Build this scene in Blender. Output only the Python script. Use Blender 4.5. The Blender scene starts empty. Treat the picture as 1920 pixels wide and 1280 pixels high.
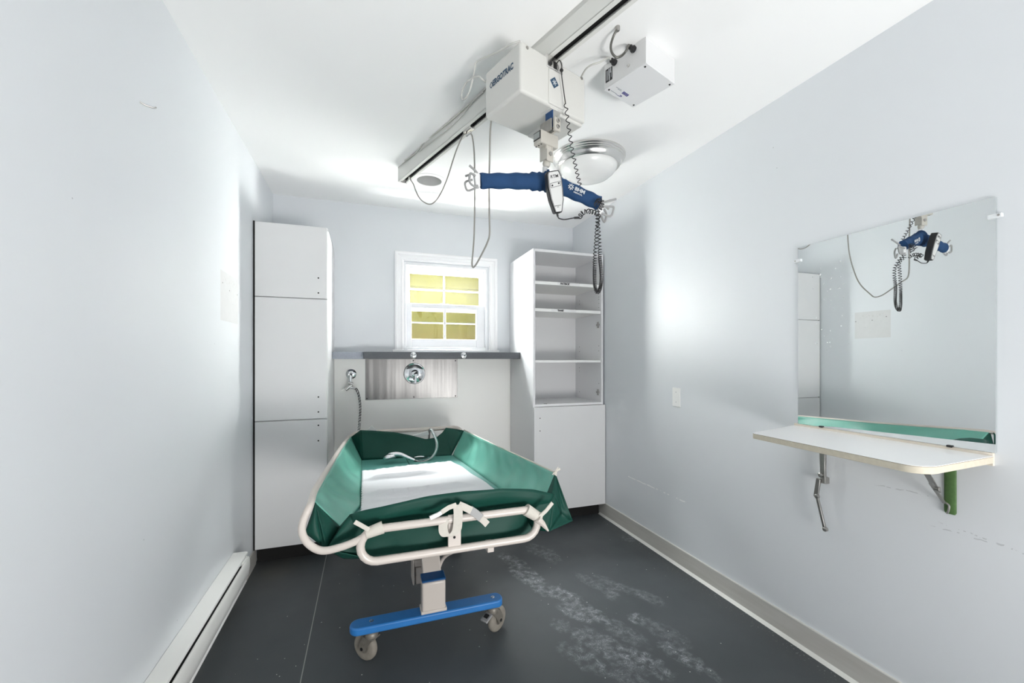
import bpy, bmesh, math, random
from mathutils import Vector, Matrix
random.seed(7)
S = bpy.context.scene
COL = S.collection
PI = math.pi
# ------------------------------------------------------------------ camera constants and measured room
F_PX, CY, YAW, CAMZ = 781.1, 672.0, 0.3354, 1.2487
XL, XR, YB, ZC, YF = -0.642, 1.7787, 3.4157, 2.44, -0.75
YLC, YRC = 2.8493, 2.869            # cabinet fronts
TA = math.radians(18.75)            # the ceiling track runs at an angle to the room
U = Vector((-math.sin(TA), math.cos(TA), 0)); N = Vector((math.cos(TA), math.sin(TA), 0)); Z = Vector((0, 0, 1))
def ray(px, py):
    u = (px-960)/F_PX; v = (CY-py)/F_PX; c, s = math.cos(YAW), math.sin(YAW)
    return Vector((u*c+s, -u*s+c, v))
def at(px, py, ax, val):            # measured point of the photograph on a known real plane
    d = ray(px, py); o = Vector((0, 0, CAMZ)); i = 'xyz'.index(ax)
    return o + d*((val-o[i])/d[i])
def ats(px, py, which, val):        # the same in the track's own axes (t across, s along)
    d = ray(px, py); o = Vector((0, 0, CAMZ)); v = U if which == 's' else N
    return o + d*((val-o.dot(v))/d.dot(v))
def W(t, s, z): return N*t + U*s + Z*z
# ------------------------------------------------------------------ materials
def mth(nt, op, a, b=None, c=None, clamp=False):
    n = nt.nodes.new('ShaderNodeMath'); n.operation = op; n.use_clamp = clamp
    for i, x in enumerate((a, b, c)):
        if x is None: continue
        if isinstance(x, (int, float)): n.inputs[i].default_value = x
        else: nt.links.new(x, n.inputs[i])
    return n.outputs[0]
def mixc(nt, fac, a, b):
    n = nt.nodes.new('ShaderNodeMix'); n.data_type = 'RGBA'
    for i, x in ((0, fac), (6, a), (7, b)):
        if isinstance(x, (int, float)): n.inputs[i].default_value = x
        elif isinstance(x, tuple): n.inputs[i].default_value = (*x[:3], 1)
        else: nt.links.new(x, n.inputs[i])
    return n.outputs[2]
def noise(nt, scale, detail=3, vec=None, rough=0.5, dist=0.0):
    n = nt.nodes.new('ShaderNodeTexNoise'); n.inputs['Scale'].default_value = scale
    n.inputs['Detail'].default_value = detail; n.inputs['Roughness'].default_value = rough
    n.inputs['Distortion'].default_value = dist
    if vec is None:
        g = nt.nodes.new('ShaderNodeNewGeometry'); vec = g.outputs['Position']
    nt.links.new(vec, n.inputs['Vector'])
    return n.outputs['Fac']
def posxyz(nt):
    g = nt.nodes.new('ShaderNodeNewGeometry'); s = nt.nodes.new('ShaderNodeSeparateXYZ')
    nt.links.new(g.outputs['Position'], s.inputs[0]); return g.outputs['Position'], s.outputs[0], s.outputs[1], s.outputs[2]
def rng(nt, x, lo, hi, soft=0.002):     # 1 inside [lo, hi]
    a = mth(nt, 'DIVIDE', mth(nt, 'SUBTRACT', x, lo), soft, clamp=True)
    b = mth(nt, 'DIVIDE', mth(nt, 'SUBTRACT', hi, x), soft, clamp=True)
    return mth(nt, 'MULTIPLY', a, b)
def mat(name, col, rough=0.5, metal=0.0, spec=0.5, var=0.0, vscale=8, bump=0.0, bscale=60, coat=0.0, aniso=None):
    m = bpy.data.materials.new(name); m.use_nodes = True; nt = m.node_tree
    b = nt.nodes['Principled BSDF']
    b.inputs['Base Color'].default_value = (*col, 1); b.inputs['Roughness'].default_value = rough
    b.inputs['Metallic'].default_value = metal; b.inputs['Specular IOR Level'].default_value = spec
    b.inputs['Coat Weight'].default_value = coat
    if var:
        f = noise(nt, vscale, 4)
        dk = tuple(max(0, c*(1-var)) for c in col); lt = tuple(min(1, c*(1+var)) for c in col)
        nt.links.new(mixc(nt, f, dk, lt), b.inputs['Base Color'])
    if bump:
        bn = nt.nodes.new('ShaderNodeBump'); bn.inputs['Strength'].default_value = bump; bn.inputs['Distance'].default_value = 0.002
        nt.links.new(noise(nt, bscale, 3), bn.inputs['Height']); nt.links.new(bn.outputs[0], b.inputs['Normal'])
    return m
def srgb(r, g, b):
    f = lambda c: (c/255/12.92) if c/255 <= 0.04045 else ((c/255+0.055)/1.055)**2.4
    return (f(r), f(g), f(b))
M = {}
M['ceiling'] = mat('ceiling_paint', srgb(248, 248, 247), 0.7, spec=0.2, bump=0.03, bscale=90)
M['lam_white'] = mat('white_laminate', srgb(226, 226, 227), 0.32, var=0.015, vscale=3)
M['lam_door'] = mat('white_door_laminate', srgb(222, 222, 222), 0.35, var=0.02, vscale=6, bump=0.02, bscale=300)
M['edge_white'] = mat('white_edging', srgb(235, 235, 233), 0.4)
M['panel'] = mat('white_wall_panel', srgb(247, 246, 242), 0.38, var=0.01, vscale=2)
M['trim'] = mat('white_trim_paint', srgb(246, 246, 247), 0.3, bump=0.02, bscale=120)
M['vinyl'] = mat('white_vinyl', srgb(240, 241, 243), 0.3)
M['ledge'] = mat('dark_grey_laminate', srgb(70, 74, 79), 0.45, var=0.35, vscale=260)
M['ledge2'] = mat('paler_grey_laminate', srgb(142, 147, 157), 0.4, var=0.3, vscale=200)  # end piece in a paler grey than the main ledge board
M['chrome'] = mat('chrome', (0.82, 0.83, 0.84), 0.06, 1.0)
M['nickel'] = mat('brushed_nickel', (0.72, 0.71, 0.69), 0.22, 1.0)
M['steel_grey'] = mat('dull_steel', (0.42, 0.41, 0.39), 0.38, 1.0, var=0.2, vscale=60)
M['black'] = mat('black_plastic', (0.012, 0.012, 0.013), 0.4)
M['dark'] = mat('dark_hole', (0.006, 0.006, 0.006), 0.8)
M['hoist'] = mat('ivory_hoist_plastic', srgb(207, 206, 201), 0.45, var=0.03, vscale=5, bump=0.04, bscale=250)
M['scale'] = mat('ivory_painted_metal', srgb(184, 180, 171), 0.4)
M['track'] = mat('white_track_enamel', srgb(218, 218, 213), 0.35, var=0.02, vscale=10)
M['box_white'] = mat('white_enclosure', srgb(226, 226, 226), 0.35)
M['navy'] = mat('navy_print', srgb(38, 70, 96), 0.5)
M['indigo'] = mat('indigo_print', srgb(60, 60, 130), 0.5)
M['greyprint'] = mat('grey_print', srgb(160, 162, 168), 0.5)
M['blackprint'] = mat('black_print', (0.01, 0.01, 0.012), 0.5)
M['whiteprint'] = mat('white_print', srgb(190, 194, 197), 0.6)
M['blue_cloth'] = mat('blue_canvas', srgb(34, 66, 104), 0.75, spec=0.25, var=0.25, vscale=18, bump=0.25, bscale=500)
M['blue_strap'] = mat('blue_webbing', srgb(40, 76, 122), 0.7, var=0.2, vscale=90)
M['hook_grey'] = mat('grey_coated_wire', srgb(150, 150, 149), 0.45)
M['white_metal'] = mat('white_painted_bracket', srgb(225, 225, 224), 0.4)
M['cable'] = mat('grey_cable', srgb(150, 148, 142), 0.5)
M['cable_lt'] = mat('pale_grey_cable', srgb(198, 197, 192), 0.5)
M['handset'] = mat('silver_handset_face', srgb(205, 205, 203), 0.4, 0.0)
M['lcd'] = mat('lcd_glass', srgb(150, 154, 152), 0.15)
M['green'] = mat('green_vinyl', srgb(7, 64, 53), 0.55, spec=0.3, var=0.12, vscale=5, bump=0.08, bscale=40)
M['green_side'] = mat('lit_green_vinyl', srgb(100, 168, 151), 0.33, spec=0.7, var=0.1, vscale=5, bump=0.08, bscale=40)  # same vinyl as the end flaps, lightened for window light and sheen
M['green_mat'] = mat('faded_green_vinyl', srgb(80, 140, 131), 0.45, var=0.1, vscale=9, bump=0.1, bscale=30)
M['frame'] = mat('cream_enamel', srgb(207, 198, 190), 0.32, var=0.03, vscale=9)
M['webbing'] = mat('cream_webbing', srgb(205, 200, 190), 0.8, var=0.06, vscale=120)
M['sheet'] = mat('white_cotton', srgb(222, 222, 224), 0.85, spec=0.1, bump=0.2, bscale=220)
M['beam_blue'] = mat('blue_polymer', srgb(46, 120, 190), 0.42, var=0.12, vscale=22, bump=0.06, bscale=120)
M['cap_blue'] = mat('blue_cap_polymer', srgb(18, 76, 128), 0.4)
M['tyre'] = mat('worn_grey_tyre', srgb(142, 136, 126), 0.7, var=0.2, vscale=40)
M['caster'] = mat('dirty_caster_metal', srgb(140, 135, 126), 0.5, 0.5, var=0.3, vscale=60)
M['heater'] = mat('heater_enamel', srgb(247, 246, 242), 0.4, var=0.01)
M['caulk'] = mat('white_caulk', srgb(226, 225, 220), 0.5)
M['shelf_edge'] = mat('raw_board_edge', srgb(206, 198, 180), 0.7, var=0.12, vscale=70)
M['shelf_top'] = mat('gloss_white_laminate', srgb(249, 249, 249), 0.12)
M['brown_line'] = mat('brown_laminate_core', srgb(120, 98, 70), 0.7, var=0.3, vscale=120)
M['batten'] = mat('cream_batten', srgb(222, 212, 198), 0.6, var=0.05, vscale=40)
M['leaf_paint'] = mat('leaf_green_paint', srgb(78, 110, 62), 0.55, var=0.3, vscale=70)
M['clear'] = mat('clear_clip_plastic', srgb(225, 228, 230), 0.1)
M['glass_mirror_edge'] = mat('mirror_glass_edge', srgb(120, 135, 132), 0.2)
M['conduit'] = mat('flexible_conduit', srgb(120, 119, 114), 0.4, 0.7)
M['bounce_cut'] = mat('dark_bounce_cut', (.015, .0147, .0143), 0.8)  # for the added unseen layer that swallows outside bounce
M['siding'] = None
# brushed stainless plate: streaks run along x
def m_steel():
    m = mat('brushed_stainless', (0.25, 0.245, 0.24), 0.30, 1.0); nt = m.node_tree; b = nt.nodes['Principled BSDF']
    p, x, y, z = posxyz(nt)
    mp = nt.nodes.new('ShaderNodeMapping'); mp.inputs['Scale'].default_value = (3, 3, 400); nt.links.new(p, mp.inputs[0])
    m2 = nt.nodes.new('ShaderNodeMapping'); m2.inputs['Scale'].default_value = (9, 1, .4); nt.links.new(p, m2.inputs[0])
    h = mth(nt, 'MULTIPLY_ADD', noise(nt, 1.0, 2, m2.outputs[0]), 11.0, mth(nt, 'MULTIPLY', noise(nt, 2.0, 3, mp.outputs[0]), .35))   # slight buckles across the sheet, brushing along it
    bn = nt.nodes.new('ShaderNodeBump'); bn.inputs['Strength'].default_value = 0.25; bn.inputs['Distance'].default_value = 0.0012
    nt.links.new(h, bn.inputs['Height']); nt.links.new(bn.outputs[0], b.inputs['Normal'])
    nt.links.new(mixc(nt, noise(nt, 7, 3, m2.outputs[0]), (0.13, 0.128, 0.125), (0.23, 0.225, 0.22)), b.inputs['Base Color'])  # tone varying across the plate paints reflected streaks into the metal
    return m
M['steel'] = m_steel()
def m_wall(name, marks=None):
    m = mat(name, srgb(221, 224, 228), 0.42, spec=0.35); nt = m.node_tree; b = nt.nodes['Principled BSDF']
    p, x, y, z = posxyz(nt)
    c = mixc(nt, noise(nt, 2.5, 4), srgb(215, 218, 221), srgb(219, 222, 225))
    if marks == 'left':
        k = mth(nt, 'MULTIPLY', rng(nt, y, 2.2708, 2.5503, 0.004), rng(nt, z, 1.4265, 1.666, 0.004))
        c = mixc(nt, mth(nt, 'MULTIPLY', k, 0.9), c, mixc(nt, noise(nt, 30, 4), srgb(200, 200, 200), srgb(210, 209, 209)))
        # crinkled band and two pin holes near the patch's top edge
        k = mth(nt, 'MULTIPLY', mth(nt, 'MULTIPLY', rng(nt, y, 2.29, 2.53, 0.03), rng(nt, z, 1.605, 1.645, 0.015)), mth(nt, 'GREATER_THAN', noise(nt, 90, 3), 0.57))
        c = mixc(nt, mth(nt, 'MULTIPLY', k, 0.35), c, srgb(176, 172, 168))
        for (py_, pz) in ((2.305, 1.607), (2.54, 1.583), (2.41, 1.585)):
            k = mth(nt, 'MULTIPLY', rng(nt, y, py_-.005, py_+.005, .002), rng(nt, z, pz-.004, pz+.004, .002)); c = mixc(nt, k, c, srgb(90, 90, 90))
    if marks == 'right':
        # chipped white scrape, grey scuffs under the shelf
        zz = mth(nt, 'ADD', z, mth(nt, 'MULTIPLY', noise(nt, 25, 2), 0.010))
        k = mth(nt, 'MULTIPLY', mth(nt, 'MULTIPLY', rng(nt, y, 1.98, 2.575, .01), rng(nt, zz, 0.4015, 0.4095, .002)), mth(nt, 'GREATER_THAN', noise(nt, 38, 2), 0.47))
        c = mixc(nt, k, c, srgb(245, 245, 245))
        for (ya, yb, z0, sl) in ((0.60, 0.84, 0.694, .10), (0.66, 0.86, 0.70, .0), (0.83, 1.02, 0.80, -.06), (0.52, 0.66, 0.815, .0)):
            zl = mth(nt, 'ADD', mth(nt, 'SUBTRACT', z, mth(nt, 'MULTIPLY', mth(nt, 'SUBTRACT', y, ya), sl)), mth(nt, 'MULTIPLY', noise(nt, 18, 3), 0.02))
            k = mth(nt, 'MULTIPLY', mth(nt, 'MULTIPLY', rng(nt, y, ya, yb, .03), rng(nt, zl, z0, z0+.005, .003)), mth(nt, 'GREATER_THAN', noise(nt, 60, 4), 0.5))
            c = mixc(nt, mth(nt, 'MULTIPLY', k, .55), c, srgb(120, 122, 124))
    # a few dark specks
    v = nt.nodes.new('ShaderNodeTexVoronoi'); v.inputs['Scale'].default_value = 5.5; nt.links.new(p, v.inputs['Vector'])
    c = mixc(nt, mth(nt, 'MULTIPLY', mth(nt, 'LESS_THAN', v.outputs['Distance'], 0.013), 0.5), c, srgb(120, 122, 124))
    nt.links.new(c, b.inputs['Base Color'])
    bn = nt.nodes.new('ShaderNodeBump'); bn.inputs['Strength'].default_value = 0.05; bn.inputs['Distance'].default_value = 0.002
    nt.links.new(noise(nt, 110, 2), bn.inputs['Height']); nt.links.new(bn.outputs[0], b.inputs['Normal'])
    return m
M['wall'] = m_wall('pale_blue_grey_paint'); M['wall_l'] = m_wall('pale_paint_with_bare_patch', 'left'); M['wall_r'] = m_wall('pale_paint_with_scrapes', 'right')
def m_floor():
    m = mat('charcoal_sheet_floor', srgb(66, 71, 74), 0.5, spec=0.4); nt = m.node_tree; b = nt.nodes['Principled BSDF']
    p, x, y, z = posxyz(nt)
    c = mixc(nt, noise(nt, 3.5, 5), srgb(61, 67, 69), srgb(74, 78, 81))
    k = mth(nt, 'MULTIPLY', mth(nt, 'SUBTRACT', 0.15, x, clamp=True), 1.0, clamp=True)
    c = mixc(nt, mth(nt, 'MULTIPLY', noise(nt, 300, 2), 0.30), c, srgb(96, 100, 102))
    # dried dust of shoe prints: (pixel x, y on the floor), half sizes, angle, strength
    foot = [(962, 1052, .15, .06, 1.9, .9), (988, 1080, .16, .07, 1.95, 1.0), (1018, 1104, .12, .055, 2.0, .8), (1030, 1040, .13, .07, 1.6, .55), (1000, 1028, .10, .05, 1.4, .45), (1062, 1118, .15, .06, 1.9, .75), (1078, 1148, .12, .055, 2.0, .8), (1112, 1150, .12, .05, 1.85, .8),
            (1108, 1090, .14, .045, 1.9, .4), (1150, 1095, .14, .045, 1.95, .45), (1052, 1172, .06, .05, 1.9, .5), (1145, 1112, .07, .05, 1.3, .5), (1212, 1118, .12, .05, 2.0, .5), (1120, 1205, .16, .08, 1.95, .6), (1095, 1235, .15, .06, 2.05, .55),
            (1160, 1225, .15, .075, 1.9, .7), (1205, 1238, .15, .06, 2.0, .9), (1282, 1232, .15, .05, 1.9, .85), (1245, 1185, .14, .06, 1.9, .4), (1195, 1160, .05, .05, 1.2, .8), (1175, 1268, .14, .06, 1.9, .5), (1180, 1008, .08, .06, 1.0, .5), (1170, 1185, .14, .06, 1.9, .45)]
    tot = None; rag = mth(nt, 'MULTIPLY', mth(nt, 'SUBTRACT', noise(nt, 22, 4), .5), 2.2)
    for (px, py, ra, rb, an, st) in foot:
        q = at(px, py, 'z', 0); ca, sa = math.cos(an), math.sin(an)
        dx = mth(nt, 'SUBTRACT', x, q.x); dy = mth(nt, 'SUBTRACT', y, q.y)
        a = mth(nt, 'MULTIPLY', mth(nt, 'MULTIPLY_ADD', dx, ca, mth(nt, 'MULTIPLY', dy, sa)), 1/ra)
        e = mth(nt, 'MULTIPLY', mth(nt, 'MULTIPLY_ADD', dy, ca, mth(nt, 'MULTIPLY', dx, -sa)), 1/rb)
        r2 = mth(nt, 'ADD', mth(nt, 'MULTIPLY_ADD', a, a, mth(nt, 'MULTIPLY', e, e)), rag)
        k = mth(nt, 'MULTIPLY', mth(nt, 'MULTIPLY', mth(nt, 'SUBTRACT', 1.0, r2, clamp=True), 1.6, clamp=True), st)
        tot = k if tot is None else mth(nt, 'MAXIMUM', tot, k)
    w = nt.nodes.new('ShaderNodeTexVoronoi'); w.feature = 'DISTANCE_TO_EDGE'; w.inputs['Scale'].default_value = 95
    nd = nt.nodes.new('ShaderNodeTexNoise'); nd.inputs['Scale'].default_value = 14; nt.links.new(p, nd.inputs['Vector'])
    vm = nt.nodes.new('ShaderNodeVectorMath'); vm.operation = 'MULTIPLY_ADD'; nt.links.new(nd.outputs['Color'], vm.inputs[0]); vm.inputs[1].default_value = (.16, .16, 0); nt.links.new(p, vm.inputs[2])
    nt.links.new(vm.outputs[0], w.inputs['Vector'])
    lines = mth(nt, 'SUBTRACT', 1.0, mth(nt, 'MULTIPLY', w.outputs['Distance'], 6.0), clamp=True)
    lines = mth(nt, 'POWER', lines, 2.2)
    brk = mth(nt, 'MULTIPLY', mth(nt, 'SUBTRACT', noise(nt, 34, 5), 0.38), 3.0, clamp=True)
    dust = mth(nt, 'MULTIPLY', tot, mth(nt, 'MULTIPLY_ADD', mth(nt, 'MULTIPLY', lines, brk), 0.74, mth(nt, 'MULTIPLY', brk, 0.16)))
    c = mixc(nt, dust, c, srgb(205, 208, 212))
    # grit specks
    v = nt.nodes.new('ShaderNodeTexVoronoi'); v.inputs['Scale'].default_value = 22; nt.links.new(p, v.inputs['Vector'])
    c = mixc(nt, mth(nt, 'MULTIPLY', mth(nt, 'LESS_THAN', v.outputs['Distance'], 0.055), mth(nt, 'GREATER_THAN', noise(nt, 9, 2), 0.52)), c, srgb(200, 200, 196))
    # dusty edge along the right skirting, brown stain in the far left corner
    k = mth(nt, 'MULTIPLY', rng(nt, x, 1.66, 1.9, .08), mth(nt, 'GREATER_THAN', noise(nt, 120, 3), 0.66)); c = mixc(nt, mth(nt, 'MULTIPLY', k, .7), c, srgb(170, 172, 172))
    k = mth(nt, 'MULTIPLY', mth(nt, 'MULTIPLY', rng(nt, y, 2.45, 3.4, .3), rng(nt, x, -.7, -.3, .15)), noise(nt, 7, 4)); c = mixc(nt, mth(nt, 'MULTIPLY', k, .5), c, srgb(104, 96, 84))
    # welded seam of the sheet
    k = rng(nt, x, -0.2445, -0.2395, .0012); c = mixc(nt, mth(nt, 'MULTIPLY', k, .75), c, srgb(176, 176, 170))
    nt.links.new(c, b.inputs['Base Color'])
    nt.links.new(mth(nt, 'MULTIPLY_ADD', noise(nt, 8, 4), 0.2, 0.34), b.inputs['Roughness'])
    return m
M['floor'] = m_floor()
def m_skirting():
    m = mat('grey_vinyl_skirting', srgb(176, 174, 168), 0.5); nt = m.node_tree; b = nt.nodes['Principled BSDF']
    p, x, y, z = posxyz(nt)
    mp = nt.nodes.new('ShaderNodeMapping'); mp.inputs['Scale'].default_value = (1, 1, 12); nt.links.new(p, mp.inputs[0])
    nt.links.new(mixc(nt, noise(nt, 4, 5, mp.outputs[0]), srgb(178, 175, 168), srgb(203, 201, 196)), b.inputs['Base Color'])
    return m
M['skirting'] = m_skirting()
def m_mirror():
    m = mat('mirror_silver', (0.90, 0.92, 0.915), 0.01, 1.0); nt = m.node_tree; b = nt.nodes['Principled BSDF']
    p, x, y, z = posxyz(nt)
    k = mth(nt, 'MULTIPLY', mth(nt, 'MULTIPLY', rng(nt, y, 1.08, 1.26, .05), rng(nt, z, 1.25, 1.68, .1)), mth(nt, 'GREATER_THAN', noise(nt, 75, 2), 0.70))
    k = mth(nt, 'MULTIPLY', k, 0.75)
    nt.links.new(mth(nt, 'SUBTRACT', 1.0, k), b.inputs['Metallic']); nt.links.new(mth(nt, 'MULTIPLY_ADD', k, .6, .01), b.inputs['Roughness'])
    return m
M['mirror'] = m_mirror()
def m_glass(name, dust):
    # clear glass with a thin film of dust on it
    m = bpy.data.materials.new(name); m.use_nodes = True; nt = m.node_tree; nt.nodes.clear()
    o = nt.nodes.new('ShaderNodeOutputMaterial'); t = nt.nodes.new('ShaderNodeBsdfTransparent'); g = nt.nodes.new('ShaderNodeBsdfGlossy'); g.inputs['Roughness'].default_value = .03
    tl = nt.nodes.new('ShaderNodeBsdfTranslucent'); tl.inputs[0].default_value = (.9, .9, .88, 1)
    mx = nt.nodes.new('ShaderNodeMixShader'); mx.inputs[0].default_value = .04; m2 = nt.nodes.new('ShaderNodeMixShader'); m2.inputs[0].default_value = dust
    t.inputs[0].default_value = (.97, .98, .97, 1)
    nt.links.new(t.outputs[0], mx.inputs[1]); nt.links.new(g.outputs[0], mx.inputs[2]); nt.links.new(mx.outputs[0], m2.inputs[1]); nt.links.new(tl.outputs[0], m2.inputs[2]); nt.links.new(m2.outputs[0], o.inputs[0]); return m
M['glass'] = m_glass('window_glass', .0005); M['glass_dusty'] = m_glass('dusty_window_glass', .004)
def m_screen():
    m = bpy.data.materials.new('insect_screen_mesh'); m.use_nodes = True; nt = m.node_tree; nt.nodes.clear()
    o = nt.nodes.new('ShaderNodeOutputMaterial'); t = nt.nodes.new('ShaderNodeBsdfTransparent'); d = nt.nodes.new('ShaderNodeBsdfDiffuse'); d.inputs[0].default_value = (.03, .03, .03, 1)
    mx = nt.nodes.new('ShaderNodeMixShader'); mx.inputs[0].default_value = .16
    nt.links.new(t.outputs[0], mx.inputs[1]); nt.links.new(d.outputs[0], mx.inputs[2]); nt.links.new(mx.outputs[0], o.inputs[0]); return m
M['screen'] = m_screen()
def m_siding():
    m = mat('weathered_yellow_paint', srgb(214, 208, 120), 0.8, spec=0.1); nt = m.node_tree; b = nt.nodes['Principled BSDF']
    p, x, y, z = posxyz(nt)
    c = mixc(nt, noise(nt, 12, 4), srgb(88, 85, 36), srgb(94, 91, 43))
    k = mth(nt, 'MULTIPLY', mth(nt, 'SUBTRACT', 1.60, z, clamp=True), 3.4, clamp=True)
    c = mixc(nt, mth(nt, 'MULTIPLY', k, mth(nt, 'MULTIPLY_ADD', noise(nt, 9, 4), .9, .15)), c, srgb(112, 92, 50))
    v = nt.nodes.new('ShaderNodeTexVoronoi'); v.inputs['Scale'].default_value = 6; nt.links.new(p, v.inputs['Vector'])
    c = mixc(nt, mth(nt, 'MULTIPLY', mth(nt, 'LESS_THAN', v.outputs['Distance'], .06), .6), c, srgb(60, 48, 30))
    nt.links.new(c, b.inputs['Base Color']); return m
M['siding'] = m_siding()
def m_hose():
    m = mat('ribbed_chrome_hose', (.7, .7, .7), .2, 1.0); return m
M['hose'] = m_hose()
M['opal'] = mat('opal_glass', srgb(236, 236, 234), 0.25, var=0.02, vscale=6)
M['can'] = mat('white_baffle', srgb(205, 205, 204), 0.5)
# ------------------------------------------------------------------ mesh helpers
def catmull(pts, k=6, closed=False):
    P = [Vector(p) for p in pts]; n = len(P); out = []
    rg = range(n if closed else n-1)
    for i in rg:
        if closed: a, b, c, d = P[(i-1) % n], P[i], P[(i+1) % n], P[(i+2) % n]
        else: a, b, c, d = P[max(i-1, 0)], P[i], P[i+1], P[min(i+2, n-1)]
        for j in range(k):
            t = j/k
            out.append(0.5*((2*b)+(c-a)*t+(2*a-5*b+4*c-d)*t*t+(3*b-a-3*c+d)*t**3))
    if not closed: out.append(P[-1])
    return out
class MB:
    def __init__(s): s.v = []; s.f = []; s.mi = []; s.cur = 0
    def add(s, vs, fs):
        o = len(s.v); s.v += [Vector(p) for p in vs]; s.f += [[i+o for i in f] for f in fs]; s.mi += [s.cur]*len(fs); return s
    def box(s, x0, x1, y0, y1, z0, z1):
        return s.obox(((x0+x1)/2, (y0+y1)/2, (z0+z1)/2), (1, 0, 0), (0, 1, 0), (0, 0, 1), abs(x1-x0)/2, abs(y1-y0)/2, abs(z1-z0)/2)
    def obox(s, c, ax, ay, az, hx, hy, hz):
        c, ax, ay, az = Vector(c), Vector(ax)*hx, Vector(ay)*hy, Vector(az)*hz
        vs = [c+ax*i+ay*j+az*k for i in (-1, 1) for j in (-1, 1) for k in (-1, 1)]
        return s.add(vs, [(0, 1, 3, 2), (4, 6, 7, 5), (0, 4, 5, 1), (2, 3, 7, 6), (0, 2, 6, 4), (1, 5, 7, 3)])
    def tbox(s, t0, t1, s0, s1, z0, z1):
        return s.obox(W((t0+t1)/2, (s0+s1)/2, (z0+z1)/2), N, U, Z, (t1-t0)/2, (s1-s0)/2, (z1-z0)/2)
    def tube(s, pts, r, n=10, closed=False, flat=(1, 1), up=(0, 0, 1)):
        P = [Vector(p) for p in pts]; m = len(P); rr = r if isinstance(r, (list, tuple)) else [r]*m
        T = []
        for i in range(m):
            a = P[(i-1) % m] if closed or i > 0 else P[0]; b = P[(i+1) % m] if closed or i < m-1 else P[-1]
            t = (b-a); T.append(t.normalized() if t.length > 1e-9 else Vector((0, 0, 1)))
        ref = Vector(up)
        if abs(T[0].dot(ref)) > .9: ref = Vector((1, 0, 0)) if abs(T[0].x) < .9 else Vector((0, 1, 0))
        nrm = (ref - T[0]*ref.dot(T[0])).normalized(); vs = []
        for i in range(m):
            nrm = (nrm - T[i]*nrm.dot(T[i])); nrm = nrm.normalized() if nrm.length > 1e-6 else T[i].orthogonal().normalized()
            bn = T[i].cross(nrm)
            for j in range(n):
                a = 2*PI*j/n; vs.append(P[i]+nrm*(math.cos(a)*rr[i]*flat[0])+bn*(math.sin(a)*rr[i]*flat[1]))
        fs = []
        for i in range(m if closed else m-1):
            i2 = (i+1) % m
            for j in range(n): fs.append((i*n+j, i*n+(j+1) % n, i2*n+(j+1) % n, i2*n+j))
        if not closed: fs += [tuple(range(n))[::-1], tuple((m-1)*n+j for j in range(n))]
        return s.add(vs, fs)
    def cyl(s, p0, p1, r, n=20, r1=None):
        return s.tube([p0, p1], [r, r if r1 is None else r1], n)
    def lathe(s, o, ax, prof, n=32, cap=True):      # prof: (radius, distance along ax)
        o, ax = Vector(o), Vector(ax).normalized(); a = ax.orthogonal().normalized(); b = ax.cross(a); vs = []; fs = []; m = len(prof)
        for (r, h) in prof:
            for j in range(n):
                t = 2*PI*j/n; vs.append(o+ax*h+a*(math.cos(t)*r)+b*(math.sin(t)*r))
        for i in range(m-1):
            for j in range(n): fs.append((i*n+j, i*n+(j+1) % n, (i+1)*n+(j+1) % n, (i+1)*n+j))
        if cap: fs += [tuple(range(n))[::-1], tuple((m-1)*n+j for j in range(n))]
        return s.add(vs, fs)
    def prism(s, poly, vec):
        P = [Vector(p) for p in poly]; v = Vector(vec); n = len(P)
        fs = [tuple(range(n))[::-1], tuple(range(n, 2*n))]+[(i, (i+1) % n, (i+1) % n+n, i+n) for i in range(n)]
        return s.add(P+[p+v for p in P], fs)
    def grid(s, fn, nu, nv):
        vs = [fn(i/nu, j/nv) for i in range(nu+1) for j in range(nv+1)]; k = nv+1
        return s.add(vs, [(i*k+j, (i+1)*k+j, (i+1)*k+j+1, i*k+j+1) for i in range(nu) for j in range(nv)])
    def ribbon(s, pts, side, w, th):                # flat strap along pts, width along 'side'
        P = [Vector(p) for p in pts]; sd = [Vector(side).normalized()]*len(P) if not isinstance(side, list) else [Vector(q).normalized() for q in side]
        vs = []; m = len(P)
        for i in range(m):
            t = (P[min(i+1, m-1)]-P[max(i-1, 0)]).normalized(); nn = t.cross(sd[i]).normalized()
            for (a, b) in ((-1, -1), (1, -1), (1, 1), (-1, 1)): vs.append(P[i]+sd[i]*(a*w/2)+nn*(b*th/2))
        fs = [(3, 2, 1, 0), tuple((m-1)*4+j for j in range(4))]
        for i in range(m-1):
            for j in range(4): fs.append((i*4+j, i*4+(j+1) % 4, (i+1)*4+(j+1) % 4, (i+1)*4+j))
        return s.add(vs, fs)
ROOT = {}
def kind(o, **k):
    for a, b in k.items():
        if b: o[a] = b
    return o
def build(mb, name, m, parent=None, loc=None, bevel=0.0, seg=2, solid=0.0, smooth=35, fix=True):
    base = ROOT[parent.name] if parent is not None else Vector(loc or (0, 0, 0))
    me = bpy.data.meshes.new(name)
    me.from_pydata([tuple(p-base) for p in mb.v], [], mb.f)
    for x in (m if isinstance(m, list) else [m]): me.materials.append(x)
    me.polygons.foreach_set('material_index', mb.mi)
    if fix:
        bm = bmesh.new(); bm.from_mesh(me); bmesh.ops.recalc_face_normals(bm, faces=bm.faces); bm.to_mesh(me); bm.free()
    me.shade_smooth(); me.set_sharp_from_angle(angle=math.radians(smooth))
    o = bpy.data.objects.new(name, me); COL.objects.link(o)
    if parent is not None: o.parent = parent
    else: o.location = base
    ROOT[o.name] = base
    if bevel:
        b = o.modifiers.new('bevel', 'BEVEL'); b.width = bevel; b.segments = seg; b.limit_method = 'ANGLE'; b.angle_limit = math.radians(40)
    if solid:
        b = o.modifiers.new('solid', 'SOLIDIFY'); b.thickness = solid; b.offset = 0
    return o
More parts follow.
